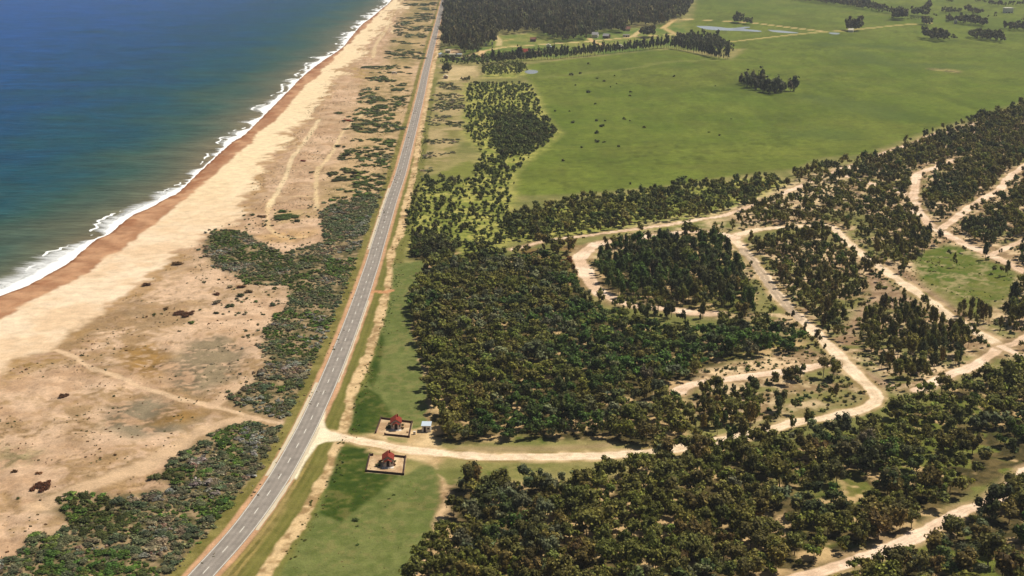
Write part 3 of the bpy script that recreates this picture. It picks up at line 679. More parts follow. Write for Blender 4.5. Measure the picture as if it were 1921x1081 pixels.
    inner = -.9 + 1.6 * (fbm(step, zer, 6, 3, 205) - .5)
    n = len(step); base = 0
    A = np.stack([px + nx * inner, py + ny * inner, np.full(n, -.17)], 1)
    B = np.stack([px + nx * (inner * .3 + w * .55), py + ny * (inner * .3 + w * .55), np.full(n, .02)], 1)
    D = np.stack([px + nx * w, py + ny * w, np.full(n, -.2)], 1)
    VV.append(np.concatenate([A, B, D]))
    i0 = np.arange(n - 1)
    QQ.append(np.stack([i0, i0 + 1, n + i0 + 1, n + i0], 1)); QQ.append(np.stack([n + i0, n + i0 + 1, 2 * n + i0 + 1, 2 * n + i0], 1))
    base = 3 * n
    # a second, broken line of white water further out
    seg = fbm(step, zer, 22, 3, 211); on = seg > .53
    off2 = w + 2.2 + 5 * (fbm(step, zer, 15, 2, 213)) * (1 + .6 * sstep(1000, 640, py)); w2 = np.clip((seg - .53) * 14, .05, 1.3) * (1 + py / 1600)
    A2 = np.stack([px + nx * off2, py + ny * off2, np.full(n, -.22)], 1); B2 = np.stack([px + nx * (off2 + w2), py + ny * (off2 + w2), np.full(n, -.1)], 1)
    VV.append(np.concatenate([A2, B2])); j0 = np.where(on[:-1] & on[1:])[0]
    QQ.append(np.stack([j0, j0 + 1, n + j0 + 1, n + j0], 1) + base); base += 2 * n
    # torn streaks reaching out to sea
    dirx, diry = -.93, .36
    ns = 16000
    pick = rng.random(ns) ** 2.2
    j = np.clip((pick * n).astype(int), 0, n - 1)
    nearj = np.where((py > 540) & (py < 1050))[0]; j = np.where(rng.random(ns) < .6, rng.choice(nearj, ns), j)
    kk = rng.random(ns) < np.clip(w[j] / 9.0, .05, 1)
    j = j[kk]; m_ = len(j)
    L = rng.uniform(.5, 1.0, m_) * (w[j] * rng.uniform(.5, 1.7, m_) + 1.0); wd = rng.uniform(.05, .22, m_) * (1 + py[j] / 900)
    st0 = w[j] * rng.uniform(.35, 1.15, m_)
    ux = nx[j] * .55 + dirx * .6; uy = ny[j] * .55 + diry * .6; ul = np.hypot(ux, uy); ux /= ul; uy /= ul
    ox = px[j] + nx[j] * st0; oy = py[j] + ny[j] * st0
    tx, ty = -uy, ux
    z0 = rng.uniform(-.17, -.03, m_)
    a = np.stack([ox + tx * wd, oy + ty * wd, z0], 1); bb = np.stack([ox - tx * wd, oy - ty * wd, z0 - .012], 1); c = np.stack([ox + ux * L, oy + uy * L, np.full(m_, -.235) + rng.uniform(0, .02, m_)], 1)
    VV.append(np.concatenate([a, bb, c])); i1 = np.arange(m_) + base
    TT.append(np.stack([i1, i1 + m_, i1 + 2 * m_], 1)); base += 3 * m_
    me = make_mesh('surf', np.concatenate(VV), np.concatenate(QQ), np.concatenate(TT), mat=fm, smooth=False)
    link('surf', me, kind='stuff', label="white surf breaking along the wet sand", cat="surf")


build_sea()


# ------------------------------------------------------------------ highway with painted lines
def ribbon(path, o0, o1, z, jit=0.0, seed=0):
    t = np.gradient(path, axis=0)
    nr = np.stack([t[:, 1], -t[:, 0]], 1); nr /= np.linalg.norm(nr, axis=1)[:, None]
    rng = np.random.default_rng(seed)
    j0 = rng.normal(0, jit, len(path)) if jit else 0; j1 = rng.normal(0, jit, len(path)) if jit else 0
    a = path + nr * (o0 + j0 if jit else o0)[..., None] if jit else path + nr * o0
    b = path + nr * (o1 + j1)[..., None] if jit else path + nr * o1
    n = len(path); i = np.arange(n - 1)
    V = np.concatenate([np.c_[a, np.full(n, z)], np.c_[b, np.full(n, z)]])
    return V, np.stack([i, n + i, n + i + 1, i + 1], 1)


def build_highway():
    m, nt, b = new_mat("asphalt")
    at = N(nt, "ShaderNodeNewGeometry"); n1 = N(nt, "ShaderNodeTexNoise"); n1.inputs["Scale"].default_value = .25; n1.inputs["Detail"].default_value = 6
    n2 = N(nt, "ShaderNodeTexNoise"); n2.inputs["Scale"].default_value = 4; n2.inputs["Detail"].default_value = 3
    nt.links.new(at.outputs["Position"], n1.inputs["Vector"]); nt.links.new(at.outputs["Position"], n2.inputs["Vector"])
    ad = N(nt, "ShaderNodeMath", operation='ADD'); nt.links.new(n1.outputs["Fac"], ad.inputs[0]); nt.links.new(n2.outputs["Fac"], ad.inputs[1])
    mr = N(nt, "ShaderNodeMapRange"); mr.inputs["From Min"].default_value = .7; mr.inputs["From Max"].default_value = 1.3
    nt.links.new(ad.outputs[0], mr.inputs["Value"])
    mx = N(nt, "ShaderNodeMix", data_type='RGBA'); mx.inputs[6].default_value = (*lin((134, 124, 112), .86), 1); mx.inputs[7].default_value = (*lin((166, 154, 140), .86), 1)
    nt.links.new(mr.outputs[0], mx.inputs[0]); nt.links.new(mx.outputs[2], b.inputs["Base Color"]); b.inputs["Roughness"].default_value = .9
    V, Q = ribbon(ROADW, -3.75, 3.75, .06); nn = len(ROADW)
    la = np.concatenate([np.full(nn, -3.75), np.full(nn, 3.75)]); al = np.tile(np.arange(nn) * 4.0, 2)
    hw = link('highway', make_mesh('highway', V, Q, mat=m, vec=np.stack([la, al, la * 0], 1)), kind='structure')
    av = N(nt, "ShaderNodeAttribute", attribute_name="shore"); sx = N(nt, "ShaderNodeSeparateXYZ"); nt.links.new(av.outputs["Vector"], sx.inputs[0])
    wv = N(nt, "ShaderNodeMath", operation='ABSOLUTE'); nt.links.new(sx.outputs[0], wv.inputs[0])
    s1 = N(nt, "ShaderNodeMath", operation='MULTIPLY'); s1.inputs[1].default_value = 3.6; nt.links.new(wv.outputs[0], s1.inputs[0])
    c1 = N(nt, "ShaderNodeMath", operation='COSINE'); nt.links.new(s1.outputs[0], c1.inputs[0])
    mpa = N(nt, "ShaderNodeMapping"); mpa.inputs["Scale"].default_value = (.5, .035, 1); nt.links.new(av.outputs["Vector"], mpa.inputs["Vector"])
    n4 = N(nt, "ShaderNodeTexNoise"); n4.inputs["Scale"].default_value = 1; n4.inputs["Detail"].default_value = 4; nt.links.new(mpa.outputs[0], n4.inputs["Vector"])
    p1 = N(nt, "ShaderNodeMath", operation='MULTIPLY'); nt.links.new(c1.outputs[0], p1.inputs[0]); p1.inputs[1].default_value = .07
    p2 = N(nt, "ShaderNodeMath", operation='MULTIPLY_ADD'); nt.links.new(n4.outputs["Fac"], p2.inputs[0]); p2.inputs[1].default_value = .5; p2.inputs[2].default_value = .75
    p3 = N(nt, "ShaderNodeMath", operation='ADD'); nt.links.new(p1.outputs[0], p3.inputs[0]); nt.links.new(p2.outputs[0], p3.inputs[1])
    vm = N(nt, "ShaderNodeVectorMath", operation='SCALE'); nt.links.new(mx.outputs[2], vm.inputs[0]); nt.links.new(p3.outputs[0], vm.inputs["Scale"]); nt.links.new(vm.outputs[0], b.inputs["Base Color"])
    paint = plain("road_paint", (226, 218, 200), .7, .25, .8, .85)
    Vs, Qs, base = [], [], 0
    for o0, o1 in ((-3.5, -3.28), (3.28, 3.5)):
        V, Q = ribbon(ROADW, o0, o1, .075); Vs.append(V); Qs.append(Q + base); base += len(V)
    # worn centre dashes every 13 m
    d = np.r_[0, np.cumsum(np.linalg.norm(np.diff(ROADW, axis=0), axis=1))]
    for s0 in np.arange(4, d[-1] if d[-1] < 2400 else 2400, 13.4):
        ss = np.linspace(s0, s0 + 4.2, 4)
        p = np.stack([np.interp(ss, d, ROADW[:, 0]), np.interp(ss, d, ROADW[:, 1])], 1)
        V, Q = ribbon(p, -.14, .14, .075); Vs.append(V); Qs.append(Q + base); base += len(V)
    link('lane_marking', make_mesh('lane_marking', np.concatenate(Vs), np.concatenate(Qs), mat=paint), hw)
    # lime-washed gravel lane edge, seen as a pale stripe beside the tarmac
    edge = plain("pale_gravel", (214, 196, 164), .95, .2, .6, .85)
    Vs, Qs, base = [], [], 0
    for ya, yb, o0, o1, sd in ((470, 352, -5.0, -3.8, 1), (900, 716, -5.0, -3.8, 2), (1000, 800, 3.8, 4.9, 3), (720, 560, 3.8, 4.5, 4)):
        px, py = to_px(ROADW[:, 0], ROADW[:, 1])
        p = ROADW[(py < ya) & (py > yb)]
        V, Q = ribbon(p, np.full(len(p), o0), np.full(len(p), o1), .04, .12, sd); Vs.append(V); Qs.append(Q + base); base += len(V)
    link('road_shoulder', make_mesh('road_shoulder', np.concatenate(Vs), np.concatenate(Qs), mat=edge), kind='structure')


build_highway()


def pond(name, pts, rgb):
    m = plain(name + "_water", rgb, .25, .12, .05, .8, .4)
    w = smooth_path(pts + [pts[0]], 4, 3)[:-1]
    c = w.mean(0); n = len(w)
    V = np.vstack([np.c_[w, np.full(n, .05)], [[c[0], c[1], .05]]])
    i = np.arange(n)
    link(name, make_mesh(name, V, None, np.stack([i, (i + 1) % n, np.full(n, n)], 1), mat=m), kind='structure')


pond('pond', [(984, 134), (990, 131.5), (1000, 131), (1009, 133), (1008, 137), (996, 139.5), (986, 137.5)], (164, 168, 166))
pond('lagoon', [(1306, 49), (1325, 49), (1350, 51), (1372, 53), (1400, 50), (1408, 52), (1395, 54), (1428, 58), (1424, 60), (1395, 58.5), (1360, 57.5), (1330, 56), (1312, 52)], (172, 178, 182))
pond('lagoon', [(1440, 56), (1470, 58), (1500, 62), (1480, 62.5), (1450, 60)], (172, 176, 172))
pond('lagoon', [(1556, 61), (1575, 62), (1572, 65), (1557, 64)], (160, 166, 158))


# ------------------------------------------------------------------ vegetation templates
def ico(sub):
    t = (1 + 5 ** .5) / 2
    v = np.array([(-1, t, 0), (1, t, 0), (-1, -t, 0), (1, -t, 0), (0, -1, t), (0, 1, t), (0, -1, -t), (0, 1, -t), (t, 0, -1), (t, 0, 1), (-t, 0, -1), (-t, 0, 1)], float)
    f = [(0, 11, 5), (0, 5, 1), (0, 1, 7), (0, 7, 10), (0, 10, 11), (1, 5, 9), (5, 11, 4), (11, 10, 2), (10, 7, 6), (7, 1, 8), (3, 9, 4), (3, 4, 2), (3, 2, 6), (3, 6, 8), (3, 8, 9), (4, 9, 5), (2, 4, 11), (6, 2, 10), (8, 6, 7), (9, 8, 1)]
    v /= np.linalg.norm(v[0])
    v = [tuple(p) for p in v]
    for _ in range(sub):
        mid = {}; nf = []
        def m(a, b):
            k = (min(a, b), max(a, b))
            if k not in mid:
                p = (np.array(v[a]) + np.array(v[b])) / 2; p /= np.linalg.norm(p); v.append(tuple(p)); mid[k] = len(v) - 1
            return mid[k]
        for a, b, c in f:
            ab, bc, ca = m(a, b), m(b, c), m(c, a)
            nf += [(a, ab, ca), (b, bc, ab), (c, ca, bc), (ab, bc, ca)]
        f = nf
    return np.array(v), np.array(f)


ICO0 = ico(0); ICO1 = ico(1)


def crown(seed, lobes, nleaf, leaf, core=ICO0, shape='gum', bright=(.45, 1.75)):
    """unit plant: height 1, half width about .5; leaf-sized faces through several lobes; returns V, quads, tris, brightness"""
    rng = np.random.default_rng(seed)
    V, Q, T, B = [], [], [], []; base = 0
    for i in range(lobes):
        if shape == 'gum':       # open crown carried on limbs
            h = rng.uniform(.42, .86); r = rng.uniform(.13, .22); rr = .30 * rng.random() ** .5 * (1.1 - abs(h - .6))
        elif shape == 'slim':    # narrow upright crown
            h = .36 + .52 * (i + .5) / lobes; r = rng.uniform(.13, .20); rr = .27 * rng.random() ** .6 * (1.25 - h)
        elif shape == 'cone':    # young pine
            h = rng.uniform(.2, .72); r = rng.uniform(.17, .27); rr = .26 * rng.random() ** .6
        else:                    # 'mat': low wide shrub
            h = rng.uniform(.12, .5); r = rng.uniform(.2, .36); rr = .36 * rng.random() ** .5
        a = rng.uniform(0, 2 * math.pi)
        c = np.array([rr * math.cos(a), rr * math.sin(a), h])
        zz = {'gum': .95, 'slim': 1.25, 'cone': 1.2, 'mat': 1.0}[shape]
        if core is not None:
            v = core[0] * (r * .78) * np.array([1, 1, zz]) * rng.uniform(.82, 1.12, (len(core[0]), 1)) + c
            v[:, 2] = np.maximum(v[:, 2], .01)
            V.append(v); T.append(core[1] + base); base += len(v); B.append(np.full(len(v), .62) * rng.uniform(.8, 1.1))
        n = max(1, nleaf // lobes)
        d = rng.normal(size=(n, 3)); d[:, 2] = d[:, 2] * .9 + .25; d /= np.linalg.norm(d, axis=1)[:, None]
        p = c + d * r * rng.uniform(.72, 1.22, (n, 1)) * np.array([1, 1, zz])
        p[:, 2] = np.maximum(p[:, 2], .02)
        nn = d + rng.normal(0, .55, (n, 3)); nn[:, 2] += .35; nn /= np.linalg.norm(nn, axis=1)[:, None]
        t1 = np.cross(nn, rng.normal(size=(n, 3))); t1 /= np.linalg.norm(t1, axis=1)[:, None]; t2 = np.cross(nn, t1)
        s1 = leaf * rng.uniform(.6, 1.35, (n, 1)); s2 = s1 * rng.uniform(.5, .95, (n, 1))
        q = np.stack([p - t1 * s1, p - t2 * s2, p + t1 * s1 * rng.uniform(.7, 1.1, (n, 1)), p + t2 * s2], 1)
        V.append(q.reshape(-1, 3)); Q.append(np.arange(4 * n).reshape(n, 4) + base); base += 4 * n
        lobeb = rng.uniform(.72, 1.28)
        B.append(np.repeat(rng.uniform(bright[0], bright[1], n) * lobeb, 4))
    return np.concatenate(V), np.concatenate(Q), (np.concatenate(T) if T else np.zeros((0, 3), int)), np.concatenate(B)


def trunk_template(seed, h=.62, r=.022, limbs=3):
    rng = np.random.default_rng(seed); m = MB()
    lean = rng.normal(0, .03, 2)
    m.tube((0, 0, -.02), (lean[0] * .5, lean[1] * .5, h * .55), r, r * .75, 6)
    m.tube((lean[0] * .5, lean[1] * .5, h * .55), (lean[0], lean[1], h), r * .75, r * .4, 6)
    for k in range(limbs):
        a = rng.uniform(0, 6.28); z0 = h * rng.uniform(.45, .75)
        m.tube((lean[0] * .6, lean[1] * .6, z0), (.2 * math.cos(a), .2 * math.sin(a), z0 + .2), r * .5, r * .2, 5)
    return m


PAL = {  # leaf colours (real-world reflectance)
    'olive': (.165, .160, .028), 'brown_olive': (.166, .146, .032), 'green': (.082, .125, .020), 'dark': (.088, .100, .026), 'grey': (.165, .168, .074), 'pine': (.10, .125, .024),
    'young': (.105, .125, .026), 'bright': (.115, .20, .034), 'pale': (.29, .285, .21), 'tan': (.27, .215, .12), 'rust': (.17, .085, .028), 'bluegrey': (.120, .150, .066), 'far': (.108, .098, .032), 'farband': (.090, .092, .036)}
RNG = np.random.default_rng(77)


def tint(B, pal, seed):
    r = np.random.default_rng(seed)
    c = np.array(PAL[pal])
    return B[:, None] * c * (1 + r.normal(0, .05, (1, 3)))


def merged(name, plants, templates, label, cat, kind='stuff', group=None, mat=None, var=.28):
    """plants: rows (x, y, z, radius, height, palette index); one mesh of many plants that read as a mass"""
    plants = np.asarray(plants, float)
    pals = list(PAL)
    Vs, Qs, Ts, Cs = [], [], [], []; base = 0
    rng = np.random.default_rng(len(plants))
    which = rng.integers(0, len(templates), len(plants))
    for ti, (tv, tq, tt, tb) in enumerate(templates):
        p = plants[which == ti]
        n = len(p)
        if not n: continue
        a = rng.uniform(0, 2 * math.pi, n); ca, sa = np.cos(a)[:, None], np.sin(a)[:, None]
        sx = (p[:, 3] * 2)[:, None]; sz = p[:, 4][:, None]
        st = rng.uniform(.85, 1.18, (n, 1))
        x = tv[None, :, 0] * sx * st; y = tv[None, :, 1] * sx / st
        V = np.stack([p[:, 0:1] + x * ca - y * sa, p[:, 1:2] + x * sa + y * ca, p[:, 2:3] + tv[None, :, 2] * sz], -1)
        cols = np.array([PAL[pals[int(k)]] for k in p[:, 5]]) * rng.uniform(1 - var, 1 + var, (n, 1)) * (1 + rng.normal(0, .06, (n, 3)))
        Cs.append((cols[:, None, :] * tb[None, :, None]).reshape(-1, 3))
        o = (np.arange(n) * len(tv) + base)[:, None, None]
        Qs.append((tq[None] + o).reshape(-1, 4)); Ts.append((tt[None] + o).reshape(-1, 3))
        Vs.append(V.reshape(-1, 3)); base += n * len(tv)
    me = make_mesh(name, np.concatenate(Vs), np.concatenate(Qs), np.concatenate(Ts), mat=mat or M_LEAF1, col=np.concatenate(Cs))
    return link(name, me, label=label, cat=cat, kind=kind, group=group)


PI_ = {k: i for i, k in enumerate(PAL)}


def scatter(poly, spacing, seed, gap=0.0, gscale=18, avoid=True, jitter=.72, pad=0.0, front=0.0):
    """jittered grid inside a world polygon, thinned by noise, clear of roads and tracks"""
    rng = np.random.default_rng(seed)
    lo, hi = poly.min(0), poly.max(0)
    gx = np.arange(lo[0], hi[0], spacing); gy = np.arange(lo[1], hi[1], spacing)
    X, Y = np.meshgrid(gx, gy); X = X.ravel(); Y = Y.ravel()
    X = X + rng.uniform(-jitter, jitter, X.shape) * spacing; Y = Y + rng.uniform(-jitter, jitter, X.shape) * spacing
    k = inside(X + (fbm(X, Y, 8, 2, seed) - .5) * 5, Y + (fbm(X, Y, 8, 2, seed + 3) - .5) * 7, poly)
    X, Y = X[k], Y[k]
    px, py = to_px(X, Y)
    k = (px > -90) & (px < 2240) & (py < 1200)
    X, Y = X[k], Y[k]
    if gap > 0 and len(X):
        k = fbm(X, Y, gscale, 3, seed + 9) > gap
        X, Y = X[k], Y[k]
    hp = P(799, 806); k = np.hypot(X - hp[0], (Y - hp[1]) * .5) > 5.5; X, Y = X[k], Y[k]
    if avoid and len(X):
        ok = np.ones(len(X), bool)
        for pts, w in RW.values():
            ok &= pdist(X, Y, pts, 15) > w * .5 + 1.0 + pad
            for dy in np.arange(4, front + .1, 4):
                ok &= (pdist(X - .1 * dy, Y + dy, pts, 15) > w * .5 + .6) | (_hash((X * 7).astype(np.int64), (Y * 7).astype(np.int64), 5) < .16)
        ok &= pdist(X, Y, ROADW, 20) > 9
        X, Y = X[ok], Y[ok]
    return np.stack([X, Y], 1)


def plants(xy, h, rad, pal, seed, z=None, ps=28):
    """h: (lo, hi) m, rad: radius as a share of height (lo, hi), pal: list of (palette, weight)"""
    rng = np.random.default_rng(seed + 500); n = len(xy)
    H = rng.uniform(h[0], h[1], n) * rng.choice([.6, .8, .95, 1, 1.12, 1.35], n)
    Rr = H * rng.uniform(rad[0], rad[1], n)
    names = [p for p, w in pal]; ws = np.array([w for p, w in pal], float); ws /= ws.sum()
    # palettes gather in patches
    f = np.clip(fbm(xy[:, 0], xy[:, 1], ps, 2, seed + 61) * 1.9 - .45, 0, .999) * .72 + rng.random(n) * .28
    idx = np.searchsorted(np.cumsum(ws), f)
    idx = np.clip(idx, 0, len(names) - 1)
    pid = np.array([PI_[names[i]] for i in idx])
    zz = gz(xy[:, 0], xy[:, 1]) if z is None else np.full(n, z)
    return np.c_[xy, zz, Rr, H, pid]


def px_size(p):
    px, py = to_px(p[:, 0], p[:, 1])
    s = p[:, 4] / mpp(np.clip(py, -150, 2000))
    inview = (px > 5) & (px < 1916) & (py > 2) & (py < 1081 + s * .6)
    return np.where(inview, s, 0), px, py


TEMPL = {
    'gum_near': [crown(10 + i, 7, 330, .050, ICO1, 'gum') for i in range(6)],
    'gum_mid': [crown(20 + i, 6, 120, .074, ICO0, 'gum') for i in range(6)],
    'slim_near': [crown(30 + i, 6, 240, .046, ICO1, 'slim') for i in range(5)],
    'slim_mid': [crown(40 + i, 5, 80, .070, ICO0, 'slim') for i in range(5)],
    'cone_near': [crown(50 + i, 4, 110, .085, ICO0, 'cone') for i in range(4)],
    'cone_mid': [crown(60 + i, 3, 36, .12, ICO0, 'cone') for i in range(4)],
    'far': [crown(70 + i, 3, 24, .13, ICO0, 'gum') for i in range(5)],
    'farslim': [crown(75 + i, 4, 28, .10, ICO0, 'slim') for i in range(5)],
    'mat_near': [crown(80 + i, 6, 220, .085, ICO0, 'mat') for i in range(5)],
    'mat_mid': [crown(90 + i, 4, 56, .14, ICO0, 'mat') for i in range(5)],
}
_cache = {}


def individual(name, p, key, label, cat, group, trunk=True):
    """one tree or shrub as an Empty with crown and trunk; copies share mesh data"""
    x, y, z, r, h, pid = p
    pal = list(PAL)[int(pid)]
    ts = TEMPL[key]
    ti = int(abs(x * 7.3 + y * 3.1)) % len(ts)
    k = (key, ti, pal)
    if k not in _cache:
        tv, tq, tt, tb = ts[ti]
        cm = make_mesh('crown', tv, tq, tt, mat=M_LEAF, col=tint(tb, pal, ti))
        tm = trunk_template(ti).mesh('trunk', M_BARK) if trunk else None
        _cache[k] = (cm, tm)
    cm, tm = _cache[k]
    rot = (x * 1.7 + y * 2.3) % 6.283
    if not trunk:
        o = link(name, cm, label=label, cat=cat, group=group, loc=(x, y, z))
        o.scale = (2 * r, 2 * r, h); o.rotation_euler.z = rot
        return o
    o = link(name, None, label=label, cat=cat, group=group, loc=(x, y, z))
    o.rotation_euler.z = rot; o.scale = (2 * r, 2 * r, h)
    link('crown', cm, o); link('trunk', tm, o)
    return o


def split_largest(sets, limit):
    """sets: list of (plants, info); returns the `limit` largest in view as (row, info) and the rest per set"""
    allr, src = [], []
    for i, (p, info) in enumerate(sets):
        allr.append(p); src.append(np.full(len(p), i))
    A = np.concatenate(allr); S = np.concatenate(src)
    size, px, py = px_size(A)
    order = np.argsort(-size)[:limit]
    order = order[size[order] > 0]
    ind = [(A[i], sets[S[i]][1]) for i in order]
    mask = np.ones(len(A), bool); mask[order] = False
    return ind, A[mask], S[mask]


# ------------------------------------------------------------------ woods
sets = []
def wood(key, spacing, h, rad, pal, seed, label, group, gap=.0, gscale=18, poly=None, front=0.0):
    xy = scatter(W[key] if poly is None else PP(poly), spacing, seed, gap, gscale, front=front)
    if key in ('', 'plot_c'):
        xy = xy[~inside(xy[:, 0], xy[:, 1], W['meadow'])]
    sets.append((plants(xy, h, rad, pal, seed, 0.0), (label, group)))


def repaint(p, poly, pal, prob, seed):
    """a patch of the planting that is mostly other species"""
    rng = np.random.default_rng(seed)
    k = inside(p[:, 0], p[:, 1], PP(poly)) & (rng.random(len(p)) < prob)
    names = [a for a, _ in pal]; ws = np.array([b for _, b in pal], float)
    p[k, 5] = rng.choice([PI_[a] for a in names], k.sum(), p=ws / ws.sum())


OL = [('olive', 4), ('brown_olive', 3), ('grey', 1.2), ('dark', 1.2), ('green', 1)]
wood('wood_south', 3.45, (4.6, 7.6), (.38, .55), OL, 301, "olive gum tree in the dense wood south of the gravel entrance road", "gum trees of the wood south of the gravel road", .31, 10)
wood('wood_corner', 4.0, (5.0, 8.2), (.42, .58), OL, 302, "gum tree in the bottom corner beyond the sandy track", "gum trees beyond the sandy track in the corner", .36, 11)
wood('wood', 3.4, (4.4, 7.2), (.38, .55), OL + [('green', 3)], 303, "bushy gum tree in the dense wood north of the gravel entrance road", "gum trees of the wood north of the gravel road", .28, 10, front=16)
for si in (0, 1):
    q0, i0 = sets[si]; qx, qy = to_px(q0[:, 0], q0[:, 1])
    thin = (qx > 1330) & (fbm(q0[:, 0], q0[:, 1], 9, 3, 777) < .30 + .13 * np.clip((qx - 1330) / 250, 0, 1))
    sets[si] = (q0[~thin], i0)
repaint(sets[-1][0], [(1060, 575), (1120, 585), (1300, 640), (1330, 680), (1260, 740), (1190, 720), (1120, 760), (1060, 700), (1080, 640)], [('green', 5), ('dark', 2), ('olive', 1)], .8, 1)
repaint(sets[-1][0], [(950, 740), (1060, 740), (1110, 800), (1060, 830), (960, 830), (930, 790)], [('green', 3), ('dark', 2)], .7, 2)
repaint(sets[0][0], [(900, 900), (1000, 905), (1000, 990), (900, 980)], [('grey', 2), ('bluegrey', 2), ('dark', 2)], .7, 3)
repaint(sets[0][0], [(1500, 930), (1660, 850), (1760, 880), (1680, 960), (1520, 1000)], [('dark', 4), ('green', 1)], .7, 4)
CL = PP([(822, 898), (872, 893), (884, 960), (870, 1005), (815, 1005)]); q0, i0 = sets[0]; kk = inside(q0[:, 0], q0[:, 1], CL) & (np.random.default_rng(4).random(len(q0)) < .7); sets[0] = (q0[~kk], i0)
EDGE = plants(np.concatenate([PP([(788, 545), (800, 572), (786, 590), (800, 640), (812, 700), (818, 750), (846, 828), (812, 515)])]), (5, 7), (.4, .5), OL, 304, 0.0)
sets.append((EDGE, ("gum tree at the lawn side edge of the northern wood", "gum trees along the lawn edge of the northern wood")))
ind, rest, rs = split_largest(sets, 300)
for p, (lab, grp) in ind:
    individual('gum_tree', p, 'gum_near', lab, 'tree', grp)
merged('woodland', rest, TEMPL['gum_mid'], "dense olive gum woodland on both sides of the gravel road", "woodland")

# slender trees on the cleared plots among the dirt roads
sets = []
SL = [('dark', 2), ('olive', 3), ('brown_olive', 2), ('green', 1)]
wood('plot_a', 4.1, (4.6, 7.6), (.28, .40), SL, 311, "slender tree on the plot enclosed by the diagonal dirt road", "slender trees on the plot inside the diagonal dirt road", .36, 9, front=18)
wood('plot_b', 4.1, (5.0, 8.0), (.28, .40), SL, 312, "slender tree on the plot between the two diagonal dirt roads", "slender trees on the plot between the diagonal dirt roads", .35, 9, front=18)
wood('plot_c', 4.2, (4.8, 7.8), (.28, .40), SL, 313, "slender tree on the plot above the green meadow", "slender trees on the plot above the green meadow", .36, 9, front=16)
wood('plot_d', 4.6, (6.5, 9.5), (.32, .42), SL, 314, "dark tree in the grove right of the green meadow", "trees of the grove right of the green meadow", .25, 16)
wood('wood_loop', 4.2, (6.0, 9.0), (.30, .42), [('green', 4), ('dark', 2), ('olive', 2)], 315, "dark green tree in the grove inside the looping sand road", "trees inside the looping sand road", .30, 12, front=4)
wood('', 3.9, (4.5, 7.5), (.34, .48), SL, 316, "slender tree beside the side track below the northern wood", "slender trees along the side track", .31, 9, [(1285, 752), (1400, 730), (1560, 697), (1580, 712), (1470, 726), (1430, 745), (1420, 775), (1380, 800), (1290, 815)])
wood('', 4.4, (5, 8), (.30, .42), SL, 317, "slender tree beside the bend of the gravel road", "slender trees beside the gravel road bend", .42, 12, [(1300, 808), (1480, 770), (1560, 765), (1600, 782), (1440, 822), (1320, 842)])
wood('', 5.0, (5, 8), (.30, .42), SL, 318, "slender tree on the verge between the loop and the wood", "slender trees along the sand loop", .42, 12, [(1110, 555), (1200, 585), (1340, 592), (1420, 588), (1440, 620), (1200, 604), (1120, 580)])
LONE = plants(PP([(1808, 475), (1781, 482), (1848, 488), (1790, 502), (1810, 604), (1825, 600), (1838, 606), (1800, 598), (1818, 609), (1830, 612), (1845, 608), (1806, 592), (1850, 600), (1822, 592), (1836, 594), (1855, 606), (1845, 596), (1865, 514), (1878, 520), (1890, 518), (1645, 558), (1558, 745), (1568, 750), (1826, 634), (1832, 640)]), (6, 8.5), (.28, .4), SL, 319, 0.0)
sets.append((LONE, ("separate tree standing on or beside the green meadow", "scattered trees at the green meadow")))
ind, rest, rs = split_largest(sets, 300)
for p, (lab, grp) in ind:
    individual('slender_tree', p, 'slim_near' if p[3] / p[4] < .385 else 'gum_near', lab, 'tree', grp)
rest1 = rest

# ridge wood and middle band
sets = []
wood('ridge_wood', 4.2, (5, 8), (.34, .48), [('dark', 3), ('olive', 2), ('brown_olive', 2), ('green', 1)], 321, "", "", .37, 11, front=14)
wood('', 7.5, (4, 7.5), (.30, .42), SL, 326, "", "", .47, 12, [(1090, 445), (1380, 425), (1500, 345), (1620, 305), (1921, 205), (2300, 110), (2300, 640), (1921, 690), (1760, 730), (1650, 745), (1560, 690), (1450, 600), (1380, 470), (1130, 470)], front=20)
wood('mid_scrub', 4.6, (4, 7), (.36, .5), [('dark', 2), ('olive', 2), ('brown_olive', 2)], 322, "", "", .42, 10, front=14)
wood('band', 3.9, (4, 7), (.38, .52), [('dark', 1), ('olive', 3), ('young', 3), ('brown_olive', 2)], 323, "", "", .34, 14, front=10)
wood('', 4.8, (5, 8), (.36, .5), OL, 324, "", "", .40, 14, [(960, 478), (1060, 462), (1180, 444), (1330, 440), (1370, 450), (1260, 462), (1150, 470), (1090, 470), (1080, 500), (1050, 500)])
wood('', 3.6, (3, 5.5), (.4, .5), [('rust', 1), ('brown_olive', 3), ('olive', 1)], 325, "", "", .48, 14, [(980, 490), (1080, 480), (1090, 530), (1060, 540), (1000, 515)])
R = np.concatenate([s[0] for s in sets] + [rest1])
merged('woods_on_the_plots', R, TEMPL['slim_mid'][:3] + TEMPL['gum_mid'], "open woods of slender dark trees among the pale dirt roads", "woodland")

